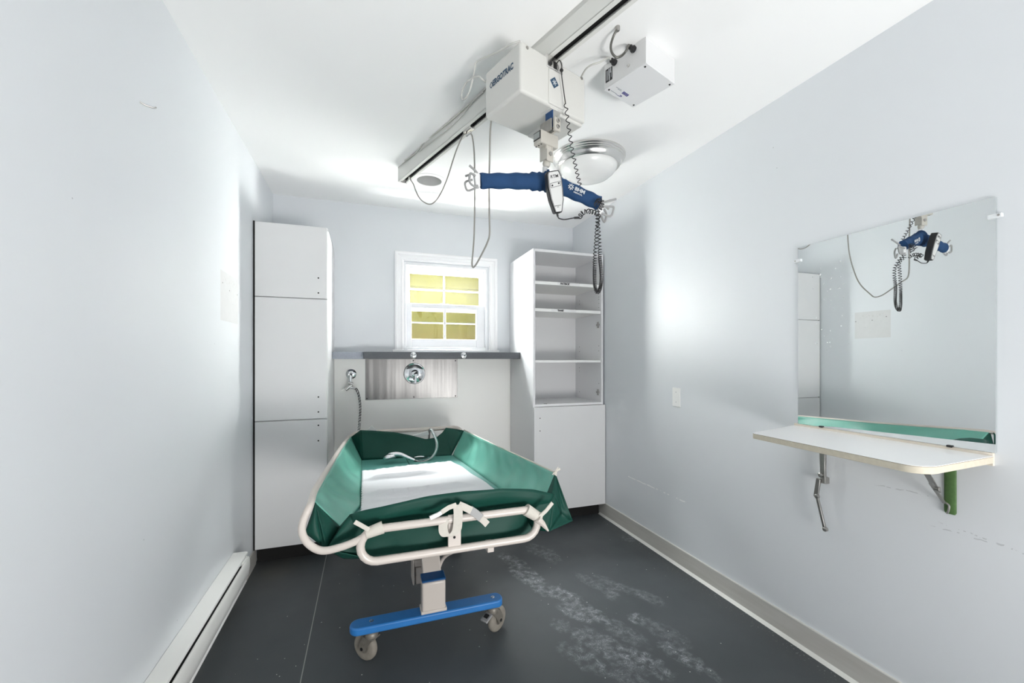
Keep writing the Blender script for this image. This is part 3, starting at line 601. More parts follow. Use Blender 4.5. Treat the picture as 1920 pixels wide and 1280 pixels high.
# corner folds at the near end
V1 = at(613, 1030, 'y', 1.4376); P2 = LBn
mb = MB()
def tri(a, b, c, n=6, sag=(0, 0, 0)):
    A, B, C, sg = Vector(a), Vector(b), Vector(c), Vector(sag)
    mb.grid(lambda u, v: lerp(A, lerp(B, C, v), u)+sg*(math.sin(PI*u)*math.sin(PI*v)), n, n)
tri(LN, P2, V1, sag=(0, .01, 0)); tri(V1, P2, NT[0], sag=(0, -.008, 0))
tri(V1, NT[0], at(722, 990, 'y', 1.475)); tri(V1, at(722, 990, 'y', 1.475), at(690, 1046, 'y', 1.475), sag=(0, .008, 0))
tri(at(592, 942, 'y', 1.4672), at(603, 1022, 'y', 1.4425), at(572, 998, 'y', 1.4475), sag=(0, -.012, 0)); tri(at(603, 1022, 'y', 1.4425), at(592, 942, 'y', 1.4672), V1, sag=(0, .01, 0))
tri(V1, at(690, 1046, 'y', 1.4475), at(645, 1047, 'y', 1.5069)); tri(at(572, 998, 'y', 1.4573), V1, at(645, 1047, 'y', 1.5268))
build(mb, 'corner_fold', M['green'], tr, solid=.003, smooth=50, fix=False)
mb = MB()
tip = at(1074, 976, 'y', 1.4573); mid = at(1053, 962, 'y', 1.4672); low = at(1030, 996, 'y', 1.4082)
tri(RN, tip, mid, sag=(0, .008, 0)); tri(RN, mid, NT[-1]); tri(RN, NT[-1], Vector((.614, 1.462, zm(1.46)))); tri(NT[-1], mid, low, sag=(0, -.006, 0)); tri(mid, tip, low, sag=(0, .010, 0)); tri(NT[-1], low, at(985, 962, 'y', 1.4376), sag=(0, .006, 0)); tri(low, at(985, 962, 'y', 1.4376), at(1000, 992, 'y', 1.4475))
build(mb, 'corner_fold', M['green'], tr, solid=.003, smooth=50, fix=False)
# far end flap folded inwards, gusset beside it
FT = [at(676, 806, 'y', 2.9697), at(700, 807, 'y', 2.9697), at(740, 810, 'y', 2.9697), at(772, 816, 'y', 2.9697), at(798, 823, 'y', 2.9576), at(818, 820, 'y', 2.9576), at(829, 811, 'y', 2.9697), at(836, 802, 'y', 2.9817)]
FB = [Vector((-.03, 2.94, zm(2.94))), Vector((.26, 2.905, zm(2.9))), Vector((.555, 2.866, zm(2.866)))]
flap('end_flap', FT, FB, 2.2, .005, 50, 12, .01, (0, 1, 0), dens=.5)
mb = MB(); tri(LF, FB[0], FT[0], sag=(0, .01, 0)); build(mb, 'corner_fold', M['green'], tr, solid=.003, smooth=50, fix=False)
mb = MB(); tri(FT[-1], FB[-1], RF, sag=(0, .006, 0)); tri(FT[-1], RF, at(855, 808, 'y', 3.006)); build(mb, 'corner_fold', M['green'], tr, solid=.003, smooth=50, fix=False)
# rails, piping, straps
rl = [LF+Vector((-.012, .02, 0)), lerp(LF, LN, .3)+Vector((-.022, 0, -.006)), lerp(LF, LN, .6)+Vector((-.022, 0, -.010)), lerp(LF, LN, .9)+Vector((-.014, 0, -.004)), at(582, 946, 'y', 1.4623), at(570, 972, 'y', 1.4376), at(566, 995, 'y', 1.4229), at(574, 1014, 'y', 1.4131), at(591, 1028, 'y', 1.4082), at(610, 1032, 'y', 1.4033), at(640, 1025, 'y', 1.3984), at(668, 1014, 'y', 1.3964), at(690, 1001, 'y', 1.3935), at(704, 993, 'y', YE)]
build(MB().tube(catmull(rl, 8), .0115, 12), 'side_rail', M['frame'], tr)
build(MB().tube(catmull([RF+Vector((.006, .02, 0)), lerp(RF, RN, .5)+Vector((.004, 0, -.002)), RN+Vector((.004, 0, .001))], 10), .0048, 8), 'rope_piping', M['webbing'], tr)
mb = MB()
for i in range(9):
    a = random.uniform(0, 2*PI); b = Vector((.018*math.cos(a)+.006, .01*math.sin(a), .014*math.sin(a*1.7)+.006)); mb.tube(catmull([RN, RN+b*.5+Vector((0, 0, .004)), RN+b], 3), .0022, 6)
mb.lathe(RN-Z*.006, Z, [(.002, -.006), (.007, -.002), (.007, .004), (.002, .008)], 10); build(mb, 'rope_knot', M['webbing'], tr)
# webbing loop round the middle of the end frame, buckles and corner cuffs
yw = YE-.018
lp = [at(862, 948, 'y', yw), at(858, 942, 'y', yw+.01), at(858, 941, 'y', YE+.01)]
sl = [at(857, 946, 'y', yw), at(859, 958, 'y', yw-.004), at(858.5, 980, 'y', yw-.006), at(856, 994, 'y', yw-.006), at(848, 1003, 'y', yw-.006), at(838, 1005, 'y', yw-.003), at(832, 998, 'y', yw+.002), at(831, 985, 'y', yw+.006), at(834, 975, 'y', yw+.008)]
build(MB().ribbon(catmull(sl, 5), [(1, 0, .0)]*6+[(.9, -.3, .1)]*5+[(.8, -.5, .2)]*30 if False else (1, -.25, .05), .030, .0025), 'strap', M['webbing'], tr, smooth=60)
def flat(name, pts, w, m, th=.004, yv=yw, up=(0, -1, 0)):
    Q = [at(a, b, 'y', yv-.003*i) for i, (a, b) in enumerate(pts)]; d = (Q[-1]-Q[0]).normalized(); sd = d.cross(Vector((0, 1, 0)))
    return build(MB().ribbon(Q, sd, w, th), name, m, tr, bevel=.0008)
flat('strap', [(856, 946), (842, 951), (828, 960)], .016, M['webbing'], .003)
flat('buckle', [(836, 955), (822, 964), (806, 971)], .013, M['white_metal'], .007)
flat('strap', [(860, 946), (872, 951), (884, 957)], .024, M['webbing'], .003)
flat('buckle', [(880, 954), (892, 962), (902, 971)], .026, M['hook_grey'], .008)
flat('strap', [(900, 970), (907, 976), (914, 983)], .022, M['webbing'], .004)
def cuff(p0, p1, r, name='strap'):
    return build(MB().cyl(p0, p1, r, 16, r*.86), name, M['webbing'], tr)
cuff(at(718, 988, 'y', YE), at(686, 1000, 'y', YE-.002), .0195); cuff(at(986, 955, 'y', YE), at(1012, 971, 'y', YE-.002), .0215)
flat('strap_tail', [(692, 993), (678, 985), (665, 978)], .013, M['webbing'], .005)
flat('strap_tail', [(1010, 970), (1024, 957), (1036, 942)], .013, M['webbing'], .005)
build(MB().tube([at(1008, 972, 'y', yw), at(1018, 982, 'y', yw), at(1028, 995, 'y', yw)], [.014, .010, .003], 10), 'strap_tail', M['frame'], tr)
# drain cover, far buckle
q = Vector((.335, 2.845, zm(2.845))); build(MB().lathe((q.x, q.y, q.z-.001), Z, [(.055, 0), (.054, .006), (.042, .008), (.040, .005)], 32), 'drain_ring', M['chrome'], tr)
mb = MB(); c = at(789, 815, 'y', 3.0301); mb.obox(c, (1, 0, .25), (0, 1, 0), (-.25, 0, 1), .055, .01, .014); build(mb, 'buckle', M['white_metal'], tr, bevel=.003)
mb = MB().prism([at(686, 808, 'y', 3.0059), at(697, 798, 'y', 3.0059), at(708, 808, 'y', 3.0059)], (0, .008, 0)); build(mb, 'buckle', M['white_metal'], tr, bevel=.001)
# seams pressed in the far part of the mattress
mb = MB().tube([(.25, 2.5, zm(2.5)+.0012), (.25, 2.9, zm(2.9)+.0012)], .003, 6, flat=(.4, 1)); build(mb, 'mattress_seam', M['green'], tr)
# ------------------------------------------------------------------ sheet on the mat
def sheet_fn(u, v):     # u across, v from far to near
    fl, fr, nl, nr = Vector((-.0226, 2.548, 0)), Vector((.509, 2.649, 0)), Vector((-.020, 1.49, 0)), Vector((.600, 1.49, 0))
    p = lerp(lerp(fl, fr, u), lerp(nl, nr, u), v); z = zt = zm(p.y); z += .005
    for (v0, a, u1) in ((.25, .026, .75), (.55, .028, .90), (.64, .009, 1.0)):
        vv = v0+.035*u+.012*math.sin(5*u+v0*9); w_ = (v-vv)/(.040 if v < vv else .010); z += a*math.exp(-w_*w_)*min(1, u*8)*max(0, min(1, (u1-u)*6))
    z += .004*math.sin(7*u+3*v)*math.sin(5*v)+.003*math.sin(19*v+4*u)
    if v < .06: p.y += .006*math.sin(40*u)+.004*math.sin(93*u)
    if u < .06: p.x += .004*math.sin(190*v); z += .006*(1-u/.06)*abs(math.sin(95*v))
    p.z = max(z, zt+.003); return p
solo(MB().grid(sheet_fn, 70, 90), 'towel', M['sheet'], 'creased white towel spread over the green trolley mat', 'towel', (.3, 2.05, zm(2.05)+.004), solid=.003, smooth=70, fix=False)
# ------------------------------------------------------------------ ceiling track
T0, T1, ZB = 1.0375, 1.0945, 2.3505
tk = thing('ceiling_track', 'white hoist track running diagonally along the ceiling', 'track', W(1.066, 1.6, ZB))
sa, sb = .10, 2.478
mb = MB().tbox(T0, T0+.006, sa, sb, ZB, ZC).tbox(T1-.006, T1, sa, sb, ZB, ZC).tbox(T0, T1, sa, sb, ZC-.02, ZC).tbox(T0, T0+.018, sa, sb, ZB, ZB+.006).tbox(T1-.015, T1, sa, sb, ZB, ZB+.006)
build(mb, 'track_rail', M['track'], tk, bevel=.0012)
build(MB().tbox(T0+.007, T1-.007, sa+.01, sb-.01, ZB+.018, ZB+.03), 'track_channel', M['dark'], tk)
build(MB().tbox(T0-.001, T1+.001, sb, sb+.006, ZB-.001, ZC), 'end_cap', M['track'], tk, bevel=.001)
for t_ in (1.052, 1.080): build(MB().lathe(W(t_, sb-.012, ZB+.001), -Z, [(.0035, 0), (.003, .002)], 10), 'screw', M['dark'], tk)
cgs = 1.7050; mb = MB().tbox(1.053, 1.079, cgs-.035, cgs+.03, ZB-.012, ZB+.004).cyl(W(1.066, cgs-.02, ZB-.024), W(1.066, cgs+.02, ZB-.024), .006, 10); build(mb, 'cable_glider', M['nickel'], tk, bevel=.002)
mb = MB().tbox(1.060, 1.073, 2.365, 2.385, ZB-.02, ZB+.002); build(mb, 'cable_clip', M['nickel'], tk, bevel=.002)
# ------------------------------------------------------------------ hoist
S0 = 1.1026; HT0, HT1, HS1, HZ0, HZ1 = .8974, 1.2240, 1.318, 2.163, 2.337
ho = thing('ceiling_hoist', 'ivory box-shaped lift motor hanging under the ceiling track', 'hoist', W(1.066, 1.21, HZ0))
mb = MB().tbox(HT0, HT1, S0, HS1, HZ0, HZ1); build(mb, 'housing', M['hoist'], ho, bevel=.010, seg=4)
mb = MB().tbox(1.026, 1.104, S0-.005, S0+.03, HZ0+.006, 2.296); build(mb, 'front_boss', M['hoist'], ho, bevel=.004, seg=3)
mb = MB().tbox(1.098, HT1-.004, S0+.012, HS1-.012, HZ0-.010, HZ0+.02); build(mb, 'bottom_rib', M['hoist'], ho, bevel=.007, seg=4)
mb = MB().tbox(1.018, 1.098, S0-.003, S0+.03, 2.298, 2.3455); build(mb, 'carriage_plate', M['nickel'], ho, bevel=.003)
mb = MB().tbox(1.050, 1.066, S0-.0045, S0+.0, 2.304, 2.328); build(mb, 'carriage_slot', M['dark'], ho)
for t_ in (1.034, 1.090): build(MB().lathe(W(t_, S0-.003, 2.312), -U, [(.007, 0), (.006, .004), (.003, .005)], 12), 'carriage_bolt', M['black'], ho)
for (px, py) in ((988.5, 89.5), (1090.5, 147)):
    q = ats(px, py, 's', S0); build(MB().lathe(q+U*.001, -U, [(.006, 0), (.0055, .003), (.002, .003)], 14), 'housing_screw', M['steel_grey'], ho)
# logo square with a star, and the name on the side
q = ats(1039.5, 155, 's', S0-.006); e = .0145; A_ = (N*.76+Z*.65).normalized(); B_ = (Z*.76-N*.65).normalized()
build(MB().obox(q, A_, U, B_, e, .0006, e*1.05), 'emblem', M['navy'], ho)
mb = MB()
for k in range(3):
    a = PI*k/3+.25; d = A_*math.cos(a)+B_*math.sin(a); mb.obox(q-U*.0009, d, U, U.cross(d), e*.72, .0004, e*.11)
build(mb, 'emblem_star', M['whiteprint'], ho)
la, lb_ = ats(919, 163, 't', HT0-.0008), ats(959.5, 127, 't', HT0-.0008)
# the side's lettering reads from far to near
mb_ = la; ln = (lb_-la); xd = ln.normalized(); yd = Z
text('ERGOTRAC', .031, lerp(la, lb_, .12)+Z*.003, -U, Z, 'lettering', M['navy'], ho, bold=.0010, xs=(.88*ln.length)/.152)
q = lerp(la, lb_, .055)+Z*.003; mb = MB()
for (sx, sz) in ((1, 1), (1, -1), (-1, 1), (-1, -1)): mb.obox(q+U*(.0045*sx)+Z*(.0058*sz), (U*sx*.6+Z*-sz*.8).normalized(), N, (U*sx*.8+Z*sz*.6).normalized(), .0065, .0004, .0013)
build(mb, 'emblem_mark', M['navy'], ho)
# lifting strap out of the bottom
st0 = W(1.066, 1.155, HZ0+.004); st1 = W(1.066, 1.155, 2.092)
build(MB().tbox(1.056, 1.0595, 1.112, 1.150, 2.098, HZ0+.01), 'lift_strap', M['blue_strap'], ho)
build(MB().tbox(1.042, 1.078, 1.108, 1.160, HZ0-.002, HZ0+.003), 'strap_slot', M['hoist'], ho, bevel=.001)
# ------------------------------------------------------------------ hanging scale
sc_ = thing('hanging_scale', 'small ivory digital scale hanging on blue strap below the hoist', 'scale', W(1.066, 1.155, 1.975))
sA = ats(1014.8, 258, 's', 1.132); t_a = sA.dot(N); t_b = ats(1047.5, 266, 's', 1.132).dot(N); s_b = ats(999.7, 268, 't', t_a).dot(U)
z_hi = 2.088; z_lo = 2.040
build(MB().tbox(t_a, t_b, 1.132, max(s_b, 1.17), z_lo, z_hi), 'scale_body', M['scale'], sc_, bevel=.005, seg=3)
sm = (1.132+max(s_b, 1.17))/2; hl = (max(s_b, 1.17)-1.132)/2
build(MB().obox(W(t_a-.0006, sm+.002, 2.070), U, N, Z, hl*.72, .0008, .011), 'display', M['lcd'], sc_)
build(MB().obox(W(t_a-.0004, sm, 2.069), U, N, Z, hl*.86, .0006, .015), 'display_frame', M['black'], sc_)
for k in range(3): build(MB().lathe(W(t_a+.012, 1.145+k*.014, z_lo+.001), -Z, [(.0032, 0), (.003, .0016)], 10), 'button', M['dark'], sc_)
mb = MB().tbox(1.047, 1.0525, 1.110, 1.172, z_hi-.004, 2.128); build(mb, 'side_plate', M['steel_grey'], sc_, bevel=.002)
mb = MB().tbox(1.0685, 1.076, 1.112, 1.172, z_hi-.004, 2.126); build(mb, 'side_plate', M['scale'], sc_, bevel=.002)
mb = MB().tbox(1.0545, 1.0845, 1.098, 1.110, z_hi-.006, 2.131); build(mb, 'clamp_plate', M['scale'], sc_, bevel=.003)
for z_ in (2.097, 2.118): build(MB().lathe(W(1.0695, 1.0985, z_), -U, [(.0075, 0), (.007, .004), (.004, .005), (.0035, .002)], 16), 'bolt', M['steel_grey'], sc_)
mb = MB().tbox(1.050, 1.056, 1.136, 1.176, 1.990, z_lo+.004).tbox(1.076, 1.082, 1.136, 1.176, 1.990, z_lo+.004).tbox(1.050, 1.082, 1.134, 1.140, 1.982, z_lo-.012).tbox(1.048, 1.084, 1.138, 1.174, z_lo-.014, z_lo+.002); build(mb, 'clevis', M['scale'], sc_, bevel=.002)
build(MB().cyl(W(1.066, 1.130, 2.010), W(1.066, 1.180, 2.010), .0075, 16), 'clevis_pin', M['steel_grey'], sc_)
build(MB().lathe(W(1.066, 1.155, 1.968), Z, [(.010, 0), (.0135, .006), (.015, .014), (.012, .024)], 20), 'swivel', M['scale'], sc_)
# ------------------------------------------------------------------ spreader bar
E1, EC, E2 = Vector((.386, 1.453, 1.8875)), Vector((.635, 1.440, 1.925)), Vector((.847, 1.410, 1.8485))
sp = thing('spreader_bar', 'spreader bar in blue fabric sleeve with wire hooks at both ends', 'hoist bar', EC)
def sleeve(a, b, c, k):
    pts = catmull([a, b, c], 14); n = len(pts); r = []
    for i in range(n):
        u = i/(n-1); r.append(.0275+.0105*u**3+.0015*math.sin(26*u+k)+(.003*math.sin(60*u) if u > .65 else 0))
    return MB().tube(pts, r, 24, flat=(1, .72))
build(sleeve(E1, Vector((.51, 1.448, 1.9025)), Vector((.640, 1.441, 1.915)), 0), 'sleeve', M['blue_cloth'], sp, smooth=80)
rs = build(sleeve(E2, Vector((.75, 1.425, 1.884)), Vector((.628, 1.439, 1.922)), 2), 'sleeve', M['blue_cloth'], sp, smooth=80)
build(MB().cyl((.6345, 1.442, 1.930), (.6345, 1.442, 1.970), .0115, 18, .010), 'stem', M['white_metal'], sp, bevel=.002)
ad = (E2-Vector((.628, 1.439, 1.922))).normalized(); fr = Vector((-.25, -1, .0)); fr = (fr-ad*fr.dot(ad)).normalized(); yu = fr.cross(ad)
if yu.z < 0: yu = -yu
pc = lerp(Vector((.628, 1.439, 1.922)), E2, .50)+fr*.0245+yu*.004
text('BHM', .0185, pc+ad*.003, ad, yu, 'lettering', M['whiteprint'], sp, bold=.0008, xs=1.1)
text('MEDICAL', .007, pc+ad*.002-yu*.0135, ad, yu, 'lettering', M['whiteprint'], sp, bold=.0003, xs=1.25)
q = pc-ad*.013; mb = MB()
for k in range(8):
    a = 2*PI*k/8; d = ad*math.cos(a)+yu*math.sin(a); mb.obox(q+d*.0078, d, fr, fr.cross(d), .0042, .0004, .0017)
build(mb, 'emblem_star', M['whiteprint'], sp)
for (tag_, c0, dr, br, wires) in (
        ('l', E1, Vector((-1, 0, 0)), [(889, 322), (901, 326), (901, 350), (893, 350)],
         [[(897, 330), (893, 322), (880, 310)], [(891.5, 330), (883, 325), (880.8, 329), (881, 342), (890, 349.5), (896, 348)], [(886, 337), (874, 340.5), (872, 347), (877.5, 357.5), (893, 351.5)], [(879, 328), (872.5, 330)]]),
        ('r', E2, Vector((1, 0, 0)), [(1121, 381), (1131, 383), (1132, 401), (1122, 402)],
         [[(1127, 381), (1133, 379), (1155, 373.3)], [(1130, 388), (1136, 387), (1149, 387.5), (1150.5, 392), (1144.5, 405), (1128, 400)], [(1132.5, 391.5), (1137, 402), (1133, 416), (1127, 404)], [(1136, 387), (1141, 392.5)]])):
    P = [at(a, b, 'y', c0.y-.012) for a, b in br]; build(MB().prism(P, (0, .024, 0)), 'end_bracket', M['white_metal'], sp, bevel=.003)
    for i, wv in enumerate(wires):
        dy = (-.006, -.012, .012, .010)[i] if tag_ == 'l' else (.006, -.012, .014, .0)[i]
        build(MB().tube(catmull([at(a, b, 'y', c0.y+dy) for a, b in wv], 6), .0041, 10), 'wire_hook', M['hook_grey'], sp)
# ------------------------------------------------------------------ hand control with its coiled cord
hcx = thing('hand_control', 'slim grey handset with black edge hanging in front of blue bar', 'remote control', (.66, 1.37, 1.78))
ht, hb = at(1036, 321, 'y', 1.372), at(1045, 400, 'y', 1.392)
hl_ = (ht-hb); hz_ = hl_.normalized(); hn = Vector((-.12, -1, 0)); hn = (hn-hz_*hn.dot(hz_)).normalized(); hx_ = hz_.cross(hn)
if hx_.x < 0: hx_ = -hx_
Lh = hl_.length
def hp_(u, v, d=0.0): return hb+hx_*u+hz_*(v*Lh)+hn*d
outl = [(-.0125, 0), (.0135, 0), (.0165, .045), (.0265, .30), (.0285, .55), (.0275, .86), (.020, .985), (.0165, 1.0), (-.0245, .985), (-.0285, .93), (-.0300, .60), (-.0255, .33), (-.0145, .04)]
build(MB().prism([hp_(a, b, -.016) for a, b in outl], hn*.030), 'case', M['black'], hcx, bevel=.003)
outl2 = [(a*.86+.0003, .5+(b-.5)*.955) for a, b in outl]
build(MB().prism([hp_(a, b, .0141) for a, b in outl2], hn*.0011), 'face_plate', M['handset'], hcx)
mb = MB()
def rule(a, b, w=.0006): 
    pa, pb = hp_(*a, .0155), hp_(*b, .0155); d = (pb-pa); mb.obox((pa+pb)/2, d.normalized(), hn, hn.cross(d.normalized()), d.length/2, .0003, w)
for i in range(len(outl2)): rule(tuple(outl2[i][j]*(.93 if j == 0 else 1) for j in (0, 1)), tuple(outl2[(i+1) % len(outl2)][j]*(.93 if j == 0 else 1) for j in (0, 1)))
R_ = [(-.019, .60), (.019, .635), (.019, .735), (-.0195, .70)]
for i in range(4): rule(R_[i], R_[(i+1) % 4])
build(mb, 'face_outline', M['blackprint'], hcx)
for (a, b) in ((-.0125, .650), (.0125, .690)): build(MB().lathe(hp_(a, b, .015), hn, [(.0032, 0), (.003, .0012)], 12), 'button', M['blackprint'], hcx)
text('RTM', .0155, hp_(-.0165, .848, .0156), hx_+hz_*.06, hz_, 'lettering', M['blackprint'], hcx, bold=.0001, xs=1.0)
text('BHM MEDICAL', .0042, hp_(-.0125, .165, .0156), hx_+hz_*.05, hz_, 'lettering', M['blackprint'], hcx, xs=.9)
text('INC.', .0042, hp_(-.004, .135, .0156), hx_+hz_*.05, hz_, 'lettering', M['blackprint'], hcx)
yc_ = 1.405
mb = MB().tube(catmull([at(1045, 401, 'y', 1.392), at(1046.5, 407, 'y', 1.395), at(1049, 409.5, 'y', 1.398), at(1058, 411.5, 'y', yc_), at(1070, 409.5, 'y', yc_), at(1079, 408, 'y', yc_), at(1087, 408, 'y', yc_)], 6), .0021, 8)
mb.cyl(at(1044.5, 399, 'y', 1.392), at(1046, 406, 'y', 1.395), .0042, 12, .0034).cyl(at(1077, 408.3, 'y', yc_), at(1085, 408, 'y', yc_), .0042, 12)
# coil from the ferrule to the bar's end, wound round it, then the long hanging loop
mb.tube(helix(catmull([at(1087, 407, 'y', yc_), at(1091, 400, 'y', yc_-.02), at(1100, 396, 'y', yc_-.035), at(1110, 397, 'y', 1.375), at(1119, 400, 'y', 1.378), at(1123, 408, 'y', 1.39)], 6), .0078, .0135, 12), .0018, 6)
mb.tube(helix(catmull([at(1117, 384, 'y', 1.372), at(1123, 375, 'y', 1.378), at(1129, 379, 'y', 1.38), at(1127, 388, 'y', 1.378), at(1123, 394, 'y', 1.378)], 6), .0075, .010, 12), .0018, 6)
yl_ = 1.425
loop = catmull([at(1120, 408, 'y', yl_-.02), at(1119.5, 425, 'y', yl_), at(1118, 450, 'y', yl_), at(1116, 475, 'y', yl_), at(1115, 500, 'y', yl_), at(1115, 528, 'y', yl_), at(1117, 543, 'y', yl_), at(1120.5, 548, 'y', yl_), at(1125, 541, 'y', yl_+.004), at(1127.5, 525, 'y', yl_+.006), at(1127, 505, 'y', yl_+.006), at(1125, 485, 'y', yl_+.008), at(1124.5, 462, 'y', yl_+.012), at(1123, 440, 'y', yl_+.012), at(1121, 420, 'y', yl_), at(1122, 402, 'y', yl_-.02)], 8)
pf = lambda u: (.0140-.009*min(1, max(0, (u-.22)/.12))) if u < .5 else (.0050+.009*min(1, max(0, (u-.70)/.10)))
mb.tube(helix(loop, lambda u: .0062 if .3 < u < .75 else .0068, pf, 12), .0017, 6)
# stretched coil up to the hoist
h0 = W(1.079, S0-.012, 2.325); h1 = Vector((.795, 1.445, 1.885))
q1 = ats(1053, 140, 's', S0-.02); q2 = ats(1058, 178, 's', S0-.02); q3 = ats(1060.5, 195, 's', S0-.02)
mb.tube(catmull([W(1.060, S0-.004, 2.318), W(1.070, S0-.012, 2.335), W(1.0815, S0-.012, 2.322), q1, q2, q3], 6), .0019, 8)
up_ = catmull([q3, lerp(q3, h1, .33)+Vector((-.006, 0, -.004)), lerp(q3, h1, .66)+Vector((-.006, 0, -.004)), h1], 10)
mb.tube(helix(up_, lambda u: .0062, lambda u: .0250-.010*u, 14), .0017, 6)
build(mb, 'coiled_cord', M['black'], hcx, smooth=80)
# ------------------------------------------------------------------ cables
def cable(name, pts, r, m, label, k=10):
    C_ = catmull(pts, k); return solo(MB().tube(C_, r, 8), name, M[m], label, 'cable', C_[0], smooth=80)
tl = HT0-.012
p_ = [(973, 76), (960, 82), (945, 91), (925, 101), (903, 110.5), (893, 117), (890, 130), (886, 150), (880, 172), (874, 183), (868, 187), (865.5, 180), (868, 167), (875, 154), (886, 146.5), (898, 143.5), (908, 144)]
P = []
for i, (a, b) in enumerate(p_): P.append(ats(a, b, 't', tl))
P[0] = W(HT0+.004, S0+.006, HZ1-.001); P[-1] = W(HT0+.004, 1.325, P[-1].z); P.append(W(.96, 1.324, P[-1].z-.004))
cable('power_cable', P, .0034, 'cable_lt', 'pale grey cable looping off the top corner of ivory hoist box')
P = [ats(a, b, 't', T0-.004) for a, b in ((912, 164), (893, 182), (870, 204), (845, 226), (820, 247), (798, 264), (781, 285), (766, 297), (759, 301))]
cable('power_cable', P, .0033, 'cable_lt', 'pale cable lying straight along upper edge of the ceiling track')
P = [ats(a, b, 't', T0-.005) for a, b in ((906, 172), (888, 189), (868, 214), (850, 232), (822, 256), (800, 272), (785, 284))]
cable('power_cable', P, .0030, 'cable_lt', 'short pale cable sagging along side of the ceiling track')
P = [W(1.066, 2.372, ZB-.012)]+[ats(a, b, 't', 1.066) for a, b in ((775, 345), (779, 356), (784, 367), (791, 376), (803, 382.5), (813, 380), (824, 366.5), (838, 336), (853, 289), (864, 262), (871, 249))]+[W(1.066, cgs+.012, ZB-.026)]
cable('festoon_cable', P, .0034, 'cable', 'grey cable sagging between track end and the first glider')
A0 = W(1.066, cgs-.012, ZB-.026); bt = Vector((.4359, 1.7848, 1.6475))
P = [A0, ats(885.5, 256, 't', 1.069), ats(889, 285, 't', 1.069), ats(890, 330, 't', 1.068), ats(890, 390, 't', 1.062), ats(889, 440, 't', 1.045), ats(887, 470, 't', 1.025), ats(885, 493, 't', .995), ats(887, 501, 't', .985), ats(893, 495, 't', .975), ats(904, 475, 't', .965), ats(914, 454, 't', .955), ats(918, 438, 't', .945), ats(917.5, 400, 't', .941), ats(917, 350, 't', .941), ats(918, 300, 't', .941), ats(919, 250, 't', .941), W(.945, 1.345, HZ0+.02)]
cable('festoon_cable', P, .0036, 'cable', 'grey cable hanging in long loop from the glider to hoist')
# ------------------------------------------------------------------ power supply box on the ceiling
bt0, bt1, bs0, bs1, bz = 1.3370, 1.5300, .9080, 1.1050, 2.340
pb = thing('power_supply', 'white square control box screwed to the ceiling right of the track', 'control box', W(1.433, 1.006, bz))
build(MB().tbox(bt0, bt1, bs0, bs1, bz+.003, ZC-.0005), 'enclosure', M['box_white'], pb, bevel=.002)
build(MB().tbox(bt0, bt1, bs0, bs1, bz, bz+.0022), 'cover_plate', M['box_white'], pb, bevel=.001)
for t_ in (bt0+.014, bt1-.014):
    for s_ in (bs0+.014, bs1-.014): build(MB().lathe(W(t_, s_, bz+.001), -Z, [(.0042, 0), (.0035, .003)], 12), 'screw', M['dark'], pb)
def gland(px, py):
    q = ats(px, py, 't', bt0); build(MB().lathe(q+N*.001, -N, [(.0125, 0), (.0125, .010), (.009, .014), (.009, .024), (.006, .027)], 8), 'cable_gland', M['black'], pb); return q
g1 = gland(1188.5, 93); g2 = gland(1153, 117.5)
q = ats(1179, 123, 't', bt0); build(MB().lathe(q+N*.001, -N, [(.0065, 0), (.006, .004), (.003, .005)], 14), 'fuse_cap', M['nickel'], pb)
qa, qb = ats(1141.5, 139, 't', bt0-.0005), ats(1142, 139, 't', bt0); c = ats(1141.8, 140, 't', bt0-.0006)
lbl = build(MB().obox(c, U, N, Z, .0165, .0005, .026), 'rating_label', M['black'], pb)
for (ds, dz, w_, h_) in ((-.009, .014, .0025, .010), (-.001, .010, .003, .013), (-.002, -.010, .003, .008), (-.002, -.021, .0025, .0025), (.010, 0, .001, .020), (.007, 0, .0008, .019), (-.012, -.004, .0008, .012)):
    build(MB().obox(c+U*ds+Z*dz-N*.0007, U, N, Z, w_, .0003, h_), 'label_print', M['whiteprint'], lbl)
# sticker on the cover: blue grid, swoosh, grey lines of small print
o_ = ats(1170, 175, 's', 0) if False else W(bt0+.062, bs1-.043, bz-.0004)
for i in range(5):
    for j in range(3): build(MB().obox(at(1167+i*2.0+j*1.6, 173.2+i*1.4-j*1.2+1.5, 'z', bz-.0005), N, U, Z, .0026, .0022, .0003), 'sticker_grid', M['indigo'], pb)
build(MB().tube(catmull([at(1153.5, 174.5, 'z', bz-.0004), at(1157, 178, 'z', bz-.0004), at(1163, 181, 'z', bz-.0004), at(1165.5, 180.5, 'z', bz-.0004), at(1163, 178.2, 'z', bz-.0004)], 6), [.0004+.0012*min(1, i/14) for i in range(25)], 6, flat=(.3, 1)), 'sticker_swoosh', M['indigo'], pb)
for (a, b, n_) in ((1157, 164, 3), (1160, 168, 2), (1147, 170.5, 3)):
    for k in range(n_): build(MB().obox(at(a+k*3.4, b+k*2.1, 'z', bz-.0004), N, U, Z, .0055, .0011, .0003), 'sticker_print', M['greyprint'], pb)
